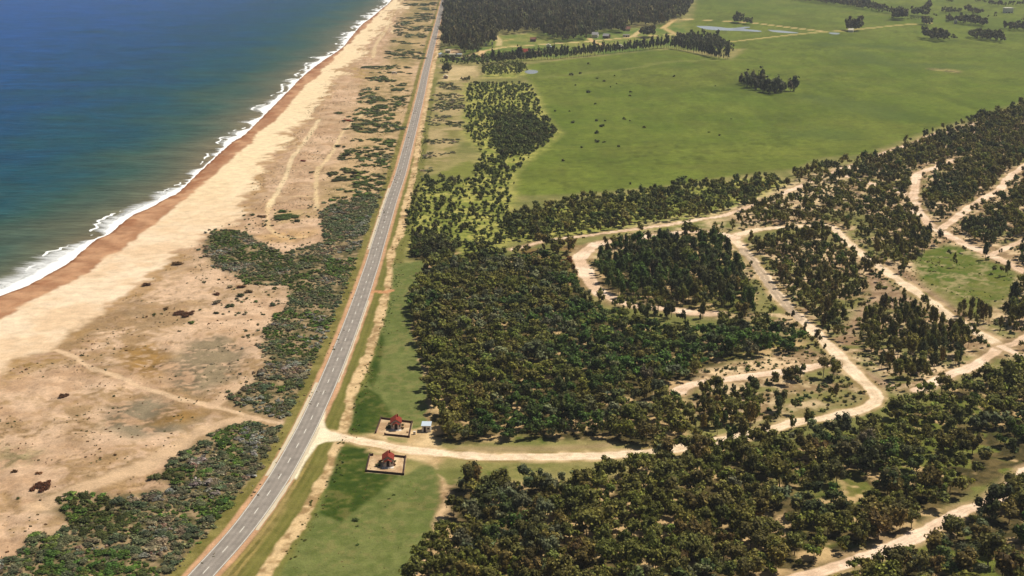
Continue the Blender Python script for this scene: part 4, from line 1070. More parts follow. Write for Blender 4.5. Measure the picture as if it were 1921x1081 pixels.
# young plantation
sets = []
YG = [('young', 5), ('pine', 3), ('dark', 1.5)]
wood('plant_a', 4.5, (2.2, 4.2), (.46, .64), YG, 331, "small bushy tree in the young plantation beside the highway", "young plantation trees beside the highway", .34, 16)
wood('', 3.7, (3, 5), (.46, .6), [('dark', 2), ('pine', 2), ('young', 2)], 332, "small bushy tree in the young plantation beside the highway", "young plantation trees beside the highway", .2, 20, [(935, 220), (990, 215), (1048, 250), (1000, 285), (940, 300), (920, 260)])
wood('', 3.0, (4, 6), (.46, .6), [('dark', 2), ('young', 2), ('olive', 1)], 333, "round tree in the thicket beside the highway verge", "trees of the roadside thicket", 0, 20, POLY['roadside_clump'])
ind, rest, rs = split_largest(sets, 300)
for p, (lab, grp) in ind:
    individual('plantation_tree', p, 'cone_near', lab, 'tree', grp)
merged('plantation_woods', rest, TEMPL['cone_mid'], "young tree plantation in rows beyond the highway", "plantation")

# windbreak along the far pasture
w1 = smooth_path([(925, 118), (1000, 114), (1078, 108.5), (1156, 100), (1203, 95.5), (1250, 90.5), (1300, 98.5), (1323, 103.5), (1347, 110.5), (1368, 112)], 2.4, 1)
rng = np.random.default_rng(9)
w1 = w1 + rng.normal(0, .7, w1.shape)
q = plants(w1, (11, 15), (.23, .32), [('farband', 3), ('dark', 2)], 341, 0.0)
for p in q:
    individual('windbreak_tree', p, 'farslim', "tall thin tree in the windbreak row along the far pasture edge", 'tree', "windbreak trees along the far pasture edge")
sets = []
wood('', 7, (7, 12), (.3, .42), [('farband', 3), ('dark', 1)], 342, "", "", .3, 40, [(1270, 72), (1340, 72), (1372, 95), (1370, 104), (1310, 96), (1260, 86)])
wood('', 6, (5, 8), (.34, .5), [('farband', 2), ('green', 2)], 343, "", "", .15, 40, [(826, 116), (900, 114), (1000, 104), (1000, 114), (905, 124), (826, 122)])
wood('', 6, (3, 5), (.4, .55), [('green', 2), ('bright', 2)], 344, "", "", .3, 40, [(868, 112), (910, 104), (1000, 96), (1090, 90), (1090, 104), (900, 114), (868, 114)])
wood('plant_top', 5, (4, 6), (.4, .5), YG, 345, "", "", .3, 30)
merged('hedgerow_woods', np.concatenate([s[0] for s in sets]), TEMPL['far'], "thickets around the far hamlet and behind the windbreak", "woodland")

# far forest
xy = scatter(W['far_forest'], 6.6, 351, .12, 40, False)
q = plants(xy, (15, 21), (.21, .30), [('far', 5), ('farband', 2)], 351, 0.0)
merged('forest', q, TEMPL['far'], "dark dense forest beyond the far hamlet", "forest", var=.2)

# tree clump out on the pasture: each tree
q = plants(PP([(1391, 156), (1402, 158), (1414, 160), (1426, 164), (1438, 168), (1450, 171), (1463, 172), (1406, 166), (1418, 169), (1430, 173), (1442, 176), (1454, 177), (1388, 158), (1394, 160), (1400, 161), (1405, 163), (1411, 164), (1417, 166), (1423, 168), (1429, 170), (1435, 172), (1441, 173), (1447, 174), (1453, 175), (1459, 175), (1466, 174), (1472, 172), (1483, 172), (1398, 156), (1409, 157), (1420, 160), (1432, 163), (1445, 166), (1458, 170), (1488, 171)]),
           (11, 16), (.32, .42), [('farband', 3), ('dark', 2)], 361, 0.0)
for p in q:
    individual('pasture_tree', p, 'cone_mid', "tree in the isolated dark clump on the open pasture", 'tree', "trees of the isolated pasture clump")
# loose bushes on the pasture
BUSH = [(1295, 425), (1345, 417), (1440, 444), (1480, 461), (1540, 429), (1550, 474), (1515, 493), (1630, 521), (1625, 543), (1875, 433), (1205, 628), (1285, 630), (1300, 693), (1440, 683), (1465, 714), (1485, 683), (1597, 676), (1590, 672),
        (1625, 683), (1705, 723), (1440, 753), (1440, 803), (1480, 803), (1355, 833), (1560, 828), (1250, 908), (1390, 362), (1320, 483), (1395, 523), (1430, 588)]
pts = [(640 + x / 3, y / 3) for x, y in BUSH] + [(1342, 162), (1372, 224), (1330, 249), (1350, 255), (1285, 335), (1182, 346)]
q = plants(PP(pts), (1.8, 3.2), (.45, .7), [('dark', 3), ('young', 1)], 362, 0.0)
for p in q:
    individual('pasture_bush', p, 'mat_mid', "small dark bush standing alone on the wide green pasture", 'bush', "lone bushes dotted over the green pasture", trunk=False)
# far groves and lines of trees across the plain
GRV = [([(1674, 33), (1699, 33), (1699, 39), (1674, 39)], 9, 12, "dark rectangular grove below the far shelter belt"), ([(1709, 28), (1742, 30), (1742, 33), (1709, 31)], 9, 10, "long dark grove right of the rectangular grove"),
       ([(1731, 45), (1744, 45), (1744, 50), (1731, 50)], 8, 9, "small round grove at the end of the far track"), ([(1794, 40), (1850, 47), (1850, 52), (1794, 45)], 9, 9, "slanting dark shelter belt behind the green field"),
       ([(1884, 52), (1930, 56), (1930, 61), (1884, 57)], 9, 8, "dark shelter belt cut by the photo edge at the far plain"), ([(1734, 70), (1756, 70), (1777, 75), (1776, 80), (1750, 78), (1734, 75)], 9, 10, "dark oval grove on the far pasture"),
       ([(1816, 68), (1850, 70), (1886, 77), (1884, 82), (1850, 78), (1816, 73)], 9, 9, "long narrow grove right of the oval grove"), ([(1490, -4), (1540, 2), (1600, 9), (1677, 25), (1677, 29), (1600, 16), (1540, 8), (1490, 2)], 12, 9, "long slanting shelter belt near the top of the plain"),
       ([(1560, -3), (1640, 10), (1650, 13), (1560, 1)], 12, 8, "second thin shelter belt behind the slanting one"), ([(1774, 38), (1790, 38), (1790, 43), (1774, 44)], 8, 6, "loose light trees left of the slanting belt"), ([(1767, 22), (1802, 24), (1802, 28), (1767, 26)], 10, 7, "dark trees beside the far white house"),
       ([(1811, 20), (1824, 22), (1842, 28), (1835, 30), (1811, 24)], 10, 7, "dark trees right of the far white house"), ([(1735, 14), (1744, 14), (1744, 19), (1735, 19)], 10, 9, "small upright grove near the top of the plain"), ([(1774, 3), (1786, 4), (1786, 7), (1774, 6)], 12, 7, "hazy small grove at the top edge"),
       ([(1856, 8), (1888, 11), (1888, 14), (1856, 12)], 12, 7, "hazy dark grove toward the top right"), ([(1888, 8), (1930, 10), (1930, 13), (1888, 12)], 14, 6, "hazy belt at the top right edge"), ([(1820, 2), (1860, 6), (1860, 8), (1820, 4)], 14, 6, "thin hazy belt at the top"),
       ([(1588, 56), (1612, 57), (1612, 60), (1588, 59)], 7, 12, "airy trees around the far farmhouse"), ([(1379, 41), (1393, 41), (1393, 45), (1379, 45)], 6, 10, "round trees on the lagoon bank"), ([(1397, 44), (1410, 45), (1410, 48), (1397, 47)], 7, 7, "small trees in the lagoon"),
       ([(1205, 68), (1225, 68), (1225, 72), (1205, 72)], 6, 11, "dark square clump beside the hamlet track"), ([(1163, 60), (1170, 60), (1170, 63), (1163, 63)], 5, 10, "dark clump between the hamlet houses"), ([(1702, 36), (1730, 36), (1730, 38), (1702, 38)], 10, 3, "low hedge right of the rectangular grove"),
       ([(830, 134), (845, 134), (845, 138), (830, 138)], 4, 6, "dark round bushes on the sandy corner by the highway"), ([(866, 151), (880, 150), (880, 153), (866, 154)], 4, 3, "dark bushes at the plantation corner")]
for i, (poly, sp, h, lab) in enumerate(GRV):
    xy = scatter(PP(poly), sp * .62, 400 + i, 0, 20, False, .45)
    if len(xy) < 3: xy = np.concatenate([xy, PP(poly)[:3]])
    q = plants(xy, (h * 1.05, h * 1.4), (.32, .45), [('far', 3), ('farband', 1)], 400 + i, 0.0)
    merged('distant_grove_woods', q, TEMPL['far'], lab, "grove", group="groves on the far plain")
q = plants(PP([(1615, 40), (1739, 59), (1749, 60), (1867, 30), (1854, 34), (1918, 41), (1780, 75.5), (1787, 76), (1793, 76), (1753, 35), (1867, 34)]), (6, 9), (.4, .55), [('far', 1)], 450, 0.0)
for p in q:
    individual('plain_tree', p, 'far', "single dark tree standing alone on the far plain", 'tree', "lone trees on the far plain", trunk=False)

# dune scrub between beach and highway
sets = []
DS = [('dark', 2.5), ('green', 2), ('bright', .7), ('grey', 3), ('bluegrey', 2.5), ('tan', 2), ('pale', 1.5)]


def shrub_set(poly, spacing, h, rad, pal, seed, label, group, gap=0.0, gs=14):
    xy = scatter(poly, spacing, seed, gap, gs)
    sets.append((plants(xy, h, rad, pal, seed, ps=13), (label, group)))


shrub_set(W['scrub_s'], 1.6, (.45, 1.35), (.8, 1.4), [('dark', 2.5), ('green', 2), ('bright', 1.5), ('grey', 2.5), ('bluegrey', 2), ('tan', 1.8), ('pale', 1.6)], 501, "low shrub in the thicket beside the near bend of the highway", "shrubs of the thicket by the near highway bend", .28, 7)
shrub_set(W['scrub_n'], 1.75, (.45, 1.35), (.8, 1.4), DS, 502, "low grey green shrub in the long thicket on the dune side of the highway", "shrubs of the long thicket on the dune side", .34, 7)
GB = [('green', 2), ('bright', 3)]; PB = [('pale', 3), ('grey', 1)]
for q, pal in (([(415, 800), (480, 795), (470, 830), (430, 850), (400, 830)], GB), ([(400, 825), (440, 830), (470, 870), (430, 880)], GB), ([(160, 1040), (240, 1035), (260, 1090), (150, 1090)], GB), ([(370, 935), (430, 930), (410, 980), (360, 960)], GB),
               ([(110, 935), (230, 940), (270, 1000), (190, 1020), (110, 990)], [('dark', 5), ('green', 1)]), ([(450, 805), (500, 800), (490, 860), (455, 860)], PB), ([(355, 905), (420, 905), (410, 940), (360, 930)], PB)):
    repaint(sets[0][0], q, pal, .75, int(q[0][0]))
for q, pal in (([(440, 745), (540, 735), (530, 790), (460, 780)], [('pale', 2), ('grey', 2), ('dark', 1)]), ([(395, 445), (440, 432), (450, 460), (400, 475)], GB[:1]), ([(480, 470), (540, 475), (550, 510), (490, 515)], [('dark', 2), ('green', 3)]),
               ([(610, 490), (680, 480), (670, 520), (620, 520)], GB), ([(560, 590), (640, 590), (620, 660), (560, 650)], [('green', 2), ('bright', 1), ('pale', 2)]), ([(650, 430), (700, 400), (690, 460), (650, 470)], [('pale', 2), ('bluegrey', 1)])):
    repaint(sets[1][0], q, pal, .7, int(q[0][0]))
OUT = scatter(np.concatenate([PP([(360, 440), (640, 370), (620, 640), (545, 795), (420, 770), (450, 640), (370, 520)])]), 4.5, 509, .52, 7)
sets.append((plants(OUT, (.4, 1.2), (.7, 1.0), DS, 509), ("small shrub on the sandy fringe of the long thicket", "shrubs on the fringe of the long thicket")))
ind, rest, rs = split_largest(sets, 290)
for p, (lab, grp) in ind:
    individual('dune_shrub', p, 'mat_near', lab, 'shrub', grp, trunk=False)
sets = [(rest, None)]
shrub_set(W['scrub_up'], 6.0, (.9, 1.9), (1.4, 2.6), [('dark', 3), ('green', 2), ('bluegrey', 1), ('grey', 1)], 503, None, None, .49, 24)
shrub_set(PP([(770, -30), (824, -10), (806, 80), (796, 115), (770, 122), (715, 125), (735, 70), (752, 20)]), 9.0, (1, 2), (1.8, 3.4), [('dark', 3), ('bluegrey', 1), ('grey', 1)], 504, None, None, .5, 45)
shrub_set(PP([(790, 335), (840, 300), (870, 250), (872, 170), (838, 150), (815, 160), (798, 240), (785, 320)]), 5.0, (.9, 1.8), (1.0, 1.8), [('dark', 2), ('grey', 2), ('tan', 1)], 505, None, None, .52, 30)
shrub_set(PP([(600, 395), (724, 355), (700, 440), (610, 440)]), 3.0, (.9, 1.8), (.9, 1.3), [('dark', 2), ('bluegrey', 3), ('grey', 2), ('green', 1)], 506, None, None, .3, 18)
merged('scrub', np.concatenate([s[0] for s in sets]), TEMPL['mat_mid'], "low dune scrub between the beach and the highway", "scrub")
# separate dune bushes that stand by themselves
LB = [(538, 410, 52, 'dark', "large dark green bush mound alone on the pale dune sand"), (530, 397, 18, 'green', "green bush touching the back of the large dark mound"), (492, 408, 17, 'rust', "brown square bush beside the sandy path"), (558, 418, 12, 'dark', "small dark bush at the right foot of the large mound"),
      (458, 404, 8, 'dark', "tiny dark bush left of the brown bush"), (474, 406, 10, 'dark', "tiny dark bush just left of the brown bush"), (345, 594, 44, 'rust', "rust brown bush patch spread on the open dune"), (80, 918, 46, 'rust', "rust red bush patch near the left edge of the dune"),
      (290, 899, 24, 'dark', "round dark bush just outside the near thicket"), (28, 889, 13, 'rust', "small red brown bush left of the rust red patch"), (74, 894, 12, 'rust', "small red brown bush above the rust red patch"), (34, 937, 8, 'dark', "tiny dark bush below the rust red patch"),
      (453, 539, 16, 'rust', "red brown bush at the lower edge of the long thicket"), (467, 549, 17, 'rust', "second red brown bush at the lower edge of the long thicket"), (407, 553, 13, 'rust', "red brown bush apart on the dune left of the thicket"), (431, 539, 14, 'tan', "tan bush between the red brown bushes"),
      (452, 558, 15, 'dark', "dark purple bush below the red brown bushes"), (408, 570, 17, 'tan', "brown bush on the open dune below the lone red one"), (431, 577, 16, 'dark', "dark bush on the dune near the thicket corner"), (406, 588, 10, 'dark', "small flat dark bush low on the dune"),
      (512, 574, 14, 'bluegrey', "blue grey bush on the sand beside the thicket"), (333, 495, 20, 'rust', "brown bush on the dune edge above the beach"), (275, 534, 18, 'rust', "brown bush on the dune crest by the beach"), (121, 748, 26, 'rust', "low green brown bush on the bare dune"),
      (154, 669, 8, 'dark', "small dark bush beside the path head"), (545, 722, 18, 'dark', "black green round bush beside the highway verge"), (290, 592, 9, 'dark', "small dark bush left of the rust brown patch"), (312, 582, 12, 'rust', "small bush above left of the rust brown patch"),
      (375, 582, 7, 'dark', "tiny bush right of the rust brown patch"), (337, 624, 7, 'dark', "tiny dark bush below the rust brown patch"), (214, 748, 7, 'dark', "tiny black bush above the grey dune patch"), (360, 608, 13, 'green', "green bush at the lower right of the rust brown patch"),
      (585, 324, 10, 'dark', "small black bush beside the pale path"), (634, 275, 12, 'dark', "flat black bush right of the path"), (645, 276, 8, 'dark', "small bush beside the flat black bush"), (698, 126, 42, 'dark', "wide flat green brown bush far up the dunes"),
      (636, 212, 20, 'dark', "flat dark bush left of the red ruin"), (686, 212, 28, 'dark', "wide dark bush right of the red ruin"), (703, 210, 18, 'dark', "narrow dark bush right of the wide one"), (712, 198, 18, 'dark', "dark bush on the dune before the highway, mid way up"),
      (718, 150, 18, 'dark', "dark bush below the white van on the dunes"), (750, 168, 36, 'dark', "broad dark bush patch beside the far highway"), (712, 188, 10, 'dark', "tiny flat bush alone on the mid dune"), (745, 195, 18, 'dark', "dark green bush close to the far highway"),
      (650, 242, 14, 'dark', "dark bush below the red ruin"), (720, 236, 26, 'dark', "dark bush mass beside the highway below the ruin"), (640, 340, 40, 'dark', "large dark green bush with yellow edge by the path"), (668, 350, 20, 'dark', "dark bush right of the large yellow edged bush")]
for x, y, wpx, pal, lab in LB:
    w = wpx * mpp(y); p0 = P(x, y + 2)
    r = w * .5
    if wpx > 24:     # a spreading patch built of several joined mounds
        tv, tq, tt, tb = TEMPL['mat_near'][int(x) % 5]
        rng = np.random.default_rng(int(x * y)); Vs, Qs, Ts, Bs, base = [], [], [], [], 0
        for k in range(9):
            dx = rng.uniform(-.78, .78); dy = rng.uniform(-.7, .7) * (1 - abs(dx) * .5)
            sc = rng.uniform(.5, .8)
            Vs.append(tv * np.array([sc * r * 1.1, sc * r * 1.3, min(1.6, r * .45) * rng.uniform(.6, 1.1)]) + np.array([dx * r * .8, dy * r * 1.1, 0])); Qs.append(tq + base); Ts.append(tt + base); base += len(tv); Bs.append(tb * rng.uniform(.7, 1.2))
        me = make_mesh('bush', np.concatenate(Vs), np.concatenate(Qs), np.concatenate(Ts), mat=M_LEAF, col=tint(np.concatenate(Bs), pal, int(x)))
        link('dune_bush', me, label=lab, cat='bush', group="separate bushes on the dunes", loc=(p0[0], p0[1], float(gz(p0[0], p0[1]))))
    else:
        individual('dune_bush', (p0[0], p0[1], float(gz(p0[0], p0[1])), r, min(1.7, max(.5, r * .9)), PI_[pal]), 'mat_near', lab, 'bush', "separate bushes on the dunes", trunk=False)

# hand-sized tufts and specks on the open dune, verge and lawns
xy = scatter(np.vstack([DUNEW[:24], ROADW[::10][:28][::-1]]), 3.0, 601, .56, 12, False)
q = plants(xy, (.15, .5), (.7, 1.1), [('tan', 3), ('dark', 2), ('rust', 1), ('grey', 2)], 601)
xy = np.concatenate([scatter(W['lawn_s'], 3.4, 603, .5, 8, False), scatter(W['lawn_n'], 3.0, 604, .55, 8, False)])
q2 = plants(xy, (.1, .25), (.6, .9), [('rust', 2), ('dark', 2)], 603, 0.0)
tp = PP(TRK[:30]); xy = scatter(np.vstack([tp + [1, 0], tp[::-1] + [5.5, 0]]), 2.2, 605, .42, 10, False)
q3 = plants(xy, (.25, .6), (.6, .9), [('dark', 1), ('green', 2), ('olive', 3)], 605, 0.0)
xy = scatter(W['meadow'], 5, 606, .55, 12); q4 = plants(xy, (.3, .7), (.6, .9), [('green', 2), ('olive', 1)], 606, 0.0)
xy = np.concatenate([scatter(W[k], 3.2, 607, .5, 10) for k in ('plot_a', 'plot_b', 'plot_c')]); xy = np.concatenate([xy, scatter(PP([(1310, 690), (1520, 655), (1560, 682), (1440, 702), (1340, 714)]), 2.6, 608, .42, 8)]); q5 = plants(xy, (.3, .8), (.6, .9), [('green', 2), ('olive', 2), ('tan', 1)], 607, 0.0)
xy = scatter(PP([(1090, 445), (1380, 425), (1500, 350), (1620, 310), (1921, 215), (2240, 140), (2240, 650), (1921, 690), (1760, 730), (1650, 745), (1600, 770), (1450, 800), (1280, 800), (1280, 700), (1440, 670), (1500, 620), (1400, 600), (1130, 570)]), 3.4, 611, .47, 11)
xy = xy[~inside(xy[:, 0], xy[:, 1], W['meadow'])]; q6 = plants(xy, (.5, 1.7), (.5, .85), [('dark', 3), ('olive', 3), ('green', 2), ('tan', 1)], 611, 0.0, ps=12)
merged('grass_tufts_undergrowth', np.concatenate([q, q2, q3, q4, q5, q6]), TEMPL['mat_mid'][:3], "scattered tufts and low bushes on dunes, verges, lawns and cleared plots", "tufts")

# ------------------------------------------------------------------ buildings
M_WALL = plain("white_render", (232, 222, 206), .8, .08, 2.0, .85)
M_PINK = plain("pale_plaster", (214, 190, 172), .8, .1, 2.0, .85)
M_DARKWALL = plain("dark_stone_wall", (92, 68, 58), .9, .3, 3.0)
M_RED = plain("red_tile", (140, 50, 28), .7, .18, 4.0)
M_GLASS = plain("dark_glass", (34, 36, 44), .2, .1, 1.0, .8, .5)
M_WOOD = plain("dark_wood", (60, 42, 36), .8, .25, 5.0)
M_METAL = plain("pale_blue_metal", (206, 216, 224), .5, .08, 2.0, .85, .4)
M_GREY = plain("grey_roof", (150, 146, 142), .7, .15, 1.0)
M_BROWN = plain("brown_roof", (128, 84, 62), .8, .2, 1.0)
M_CREAM = plain("cream_roof", (222, 210, 180), .7, .1, 1.0)


def gable(hw, y0, y1, ze, zr, ov=.3, th=.12):
    """pitched roof with thickness, ridge along y"""
    m = MB(); a = hw + ov; b0, b1 = y0 - ov, y1 + ov
    V = []
    for y in (b0, b1):
        V += [(-a, y, ze - .1), (0, y, zr), (a, y, ze - .1), (-a, y, ze - .1 + th), (0, y, zr + th), (a, y, ze - .1 + th)]
    m.add(V, [(3, 4, 10, 9), (4, 5, 11, 10), (0, 6, 7, 1), (1, 7, 8, 2), (0, 3, 9, 6), (2, 8, 11, 5), (0, 1, 4, 3), (1, 2, 5, 4), (6, 9, 10, 7), (7, 10, 11, 8)])
    return m


def walls(hw, y0, y1, ze, zr):
    m = MB()
    V = [(-hw, y0, 0), (hw, y0, 0), (hw, y0, ze), (0, y0, zr - .02), (-hw, y0, ze), (-hw, y1, 0), (hw, y1, 0), (hw, y1, ze), (0, y1, zr - .02), (-hw, y1, ze)]
    m.add(V, [(0, 1, 2, 4), (6, 5, 9, 7), (1, 6, 7, 2), (5, 0, 4, 9)], [(4, 2, 3), (7, 9, 8)])
    return m


def gatehouse(px, py, label):
    p = P(px, py)
    o = link('gatehouse', None, label=label, cat='house', group="red roofed gatehouses at the entrance", loc=(p[0], p[1], 0))
    o.rotation_euler.z = math.radians(4)
    walls(1.75, 0, 4.6, 2.5, 3.75).build('wall', M_PINK, o)
    roof = gable(1.75, 0, 4.6, 2.5, 3.8).build('roof', M_RED, o)
    c = MB(); c.box(.35, .75, 3.4, 3.8, 3.3, 4.5); c.build('chimney', M_RED, roof)
    pr = gable(1.05, -1.25, -.33, 2.25, 2.9, .2); pr.build('porch_roof', M_RED, o)
    for s in (-.95, .95):
        m = MB(); m.box(s - .1, s + .1, -1.2, -1.0, 0, 2.14); m.build('porch_post', M_WALL, o)
    m = MB(); m.box(-.45, .45, -.05, .03, .02, 2.05); d = m.build('door', M_WOOD, o)
    m = MB(); m.box(.3, .36, -.1, -.052, .95, 1.1); m.build('handle', M_METAL, d)
    for s in (-1.2, 1.2):
        m = MB(); m.box(s - .35, s + .35, -.05, .03, .95, 1.9); w = m.build('window', M_GLASS, o)
        f = MB(); f.box(s - .42, s + .42, -.08, -.052, .88, .95); f.box(s - .42, s + .42, -.08, -.052, 1.9, 1.97); f.box(s - .42, s - .35, -.08, -.052, .95, 1.9); f.box(s + .35, s + .42, -.08, -.052, .95, 1.9)
        f.build('frame', M_WALL, w)
    m = MB(); m.box(1.752, 1.80, 1.6, 2.7, .95, 1.9); m.build('window', M_GLASS, o)
    m = MB(); m.box(-1.80, -1.752, 1.6, 2.7, .95, 1.9); m.build('window', M_GLASS, o)
    m = MB(); m.box(-1.9, 1.9, -1.5, 0, 0, .06); m.build('porch_floor', M_WALL, o)
    return o


gatehouse(743, 806, "small red roofed gatehouse north of the gravel road")
gatehouse(728, 876, "small red roofed gatehouse south of the gravel road")


def wall_run(pts, h, th, label, rgb=M_DARKWALL):
    """low yard wall following corner points, with a proud coping"""
    w = PP(pts); c = w.mean(0)
    o = link('yard_wall', None, label=label, cat='wall', loc=(c[0], c[1], 0))
    m = MB(); cp = MB()
    for a, b in zip(w[:-1] - c, w[1:] - c):
        d = b - a; L = np.linalg.norm(d); d /= L; n = np.array([-d[1], d[0]]) * th * .5
        for mb, z0, z1, g in ((m, 0, h, 1), (cp, h, h + .08, 1.35)):
            V = [(*(a - n * g), z0), (*(b - n * g), z0), (*(b + n * g), z0), (*(a + n * g), z0), (*(a - n * g), z1), (*(b - n * g), z1), (*(b + n * g), z1), (*(a + n * g), z1)]
            mb.add(V, [(0, 3, 2, 1), (4, 5, 6, 7), (0, 1, 5, 4), (1, 2, 6, 5), (2, 3, 7, 6), (3, 0, 4, 7)])
    m.build('wall_body', rgb, o); cp.build('coping', rgb, o)
    for i, a in enumerate(w - c):
        q = MB(); q.box(a[0] - .24, a[0] + .24, a[1] - .24, a[1] + .24, 0, h + .25); q.build('pillar', rgb, o)


wall_run([(705, 813), (715, 786), (773, 793.5), (767.5, 821), (722, 816.5)], .6, .2, "low dark wall around the northern gatehouse yard")
wall_run([(699, 855), (694, 855), (687, 885), (757, 891.5), (761, 859), (734, 856)], .6, .2, "low dark wall around the southern gatehouse yard")
for (x, y, r, h, pal, lab) in ((729, 804, .95, 1.5, 'dark', "dark round shrub left of the northern gatehouse"), (732, 797, .7, 1.3, 'dark', "smaller dark shrub behind left of the northern gatehouse"), (755, 805, .6, 1.2, 'rust', "reddish shrub right of the northern gatehouse"), (755.5, 799, .55, 1.0, 'dark', "dark shrub behind right of the northern gatehouse"),
                              (709, 875, .95, 1.4, 'dark', "dark round shrub left of the southern gatehouse"), (714, 868, .7, 1.3, 'dark', "smaller dark shrub behind left of the southern gatehouse"), (740, 873, .6, 1.2, 'rust', "reddish shrub right of the southern gatehouse"), (740, 867, .55, 1.0, 'dark', "dark shrub behind right of the southern gatehouse"),
                              (667, 977, 1.0, .9, 'green', "dark green bush on the southern lawn"), (670, 988, .5, .5, 'green', "small bush below the dark green one on the southern lawn"), (671, 1023, .6, .5, 'green', "pale small bush low on the southern lawn"), (739, 929, .6, .5, 'green', "bush right of the darker grass on the southern lawn"), (730, 936, .5, .4, 'green', "small bush beside the boundary of the darker grass"),
                              (764.5, 812, .35, .6, 'rust', "small plant inside the right wall of the northern yard")):
    p0 = P(x, y)
    individual('garden_shrub', (p0[0], p0[1], 0, r, h, PI_[pal]), 'mat_near', lab, 'shrub', "garden shrubs at the gatehouses", trunk=False)

# white hut beside the wood
p = P(799.5, 811)
o = link('hut', None, label="white hut with pale blue flat roof at the edge of the wood", cat='hut', loc=(p[0], p[1], 0)); o.rotation_euler.z = math.radians(-2)
m = MB(); m.box(-1.55, 1.55, 0, 3.0, 0, 2.35); m.build('wall', M_WALL, o)
m = MB(); m.add([(-1.75, -.3, 2.36), (1.75, -.3, 2.36), (1.75, 3.3, 2.75), (-1.75, 3.3, 2.75), (-1.75, -.3, 2.48), (1.75, -.3, 2.48), (1.75, 3.3, 2.87), (-1.75, 3.3, 2.87)], [(0, 3, 2, 1), (4, 5, 6, 7), (0, 1, 5, 4), (1, 2, 6, 5), (2, 3, 7, 6), (3, 0, 4, 7)]); m.build('roof', M_METAL, o)
m = MB(); m.box(-.9, -.1, -.04, -.002, .02, 2.0); m.build('door', M_WOOD, o)
m = MB(); m.box(.4, 1.2, -.04, -.002, 1.0, 1.7); m.build('window', M_GLASS, o)
# small white cabinet on the sand between yard and hut
p = P(777.5, 815)
o = link('cabinet', None, label="small white box on the sand between the northern yard and the hut", cat='cabinet', loc=(p[0], p[1], 0))
m = MB(); m.box(-.4, .4, -.3, .3, 0, 1.05); m.build('body', M_WALL, o)
m = MB(); m.box(-.46, .46, -.36, .36, 1.052, 1.12); m.build('lid', M_WALL, o)
# maroon slab on the northern lawn: a low bench-like board
p = P(787, 515.5)
o = link('picnic_table', None, label="dark maroon picnic table on the upper end of the northern lawn", cat='table', loc=(p[0], p[1], 0))
M_MAROON = plain("maroon_wood", (96, 44, 58), .8, .2, 4)
m = MB(); m.box(-2.0, 2.0, -.55, .55, .7, .8); m.build('tabletop', M_MAROON, o)
for s in (-1.0, 1.0):
    m = MB(); m.box(-2.0, 2.0, s - .18, s + .18, .4, .47); m.build('seat', M_MAROON, o)
for s in (-1.4, 1.4):
    m = MB(); m.box(s - .08, s + .08, -1.1, 1.1, .3, .39); m.box(s - .08, s + .08, -.5, -.36, 0, .3); m.box(s - .08, s + .08, .36, .5, 0, .3); m.box(s - .08, s + .08, -.12, .12, .39, .69); m.build('leg', M_MAROON, o)


def house(px, py, w, d, h, roof, label, wall=None, rot=0, flat=False, rise=None):
    p = P(px, py)
    o = link('house', None, label=label, cat='house', group="houses of the far hamlet and plain", loc=(p[0], p[1], 0)); o.rotation_euler.z = math.radians(rot)
    if flat:
        m = MB(); m.box(-w / 2, w / 2, 0, d, 0, h); m.build('wall', wall or M_WALL, o)
        m = MB(); m.box(-w / 2 - .3, w / 2 + .3, -.3, d + .3, h + .003, h + .35); m.build('roof', roof, o)
    else:
        rz = h + (rise or w * .25)
        walls(w / 2, 0, d, h, rz).build('wall', wall or M_WALL, o)
        gable(w / 2, 0, d, h, rz + .05, .5, .2).build('roof', roof, o)
    m = MB(); m.box(-w * .1, w * .1, -.08, -.01, .02, 2.1); m.build('door', M_WOOD, o)
    for s in (-.32, .32):
        m = MB(); m.box(w * s - w * .09, w * s + w * .09, -.08, -.01, 1.0, 2.1); m.build('window', M_GLASS, o)
    return o


house(830, 108, 6, 7, 3.6, M_METAL, "white house nearest the highway at the forest corner", rot=20)
house(840, 100, 6, 9, 3.2, M_CREAM, "cream roofed house behind the white corner house", flat=True)
house(850, 107, 9, 6, 3.0, M_CREAM, "low cream building right of the corner house", flat=True)
house(861, 107, 7, 6, 3.0, M_METAL, "low pale building at the end of the corner yard", flat=True)
house(911.5, 86.5, 2.2, 2.2, 3.6, M_WALL, "tiny white hut under the dark forest edge", flat=True)
house(923.5, 85, 2.4, 2.4, 4.2, M_WALL, "narrow white hut at the forest edge beside the sand track", flat=True)
house(1029, 90, 5.5, 7, 3.4, M_CREAM, "white hamlet house below the track, left of a pale shed")
house(1037, 92, 5.5, 5, 2.6, M_METAL, "pale shed right of the white hamlet house", flat=True)
house(1122, 70.5, 13, 8, 4.0, M_GREY, "wide white walled house in front of the forest", rot=80)
house(1143, 72, 11, 8, 3.4, M_GREY, "grey roofed house right of the wide house", wall=M_DARKWALL, rot=70)
house(1175, 70, 9, 7, 3.0, M_GREY, "pale roofed house beside the track junction", flat=True)
house(1182, 58, 13, 7, 3.0, M_BROWN, "brown roofed house near the far forest edge", rot=85, wall=M_PINK)
house(1227, 57, 14, 7, 3.0, M_GREY, "dark long shed near the end of the forest", wall=M_DARKWALL, rot=95)
house(1005, 78, 9, 7, 3.2, M_BROWN, "brown roofed house on the hamlet green", wall=M_DARKWALL, rot=80)
house(990, 102, 14, 8, 3.2, M_RED, "red roofed house among the hamlet thickets", rot=85, wall=M_PINK)
house(1013, 105, 10, 7, 3.0, M_BROWN, "small orange brown house behind the windbreak", rot=90, wall=M_PINK)
house(1163, 91, 7, 6, 3.2, M_CREAM, "white house glimpsed behind the windbreak row")
house(1168, 91.5, 5, 5, 2.6, M_CREAM, "small white shed right of the house behind the windbreak", flat=True)
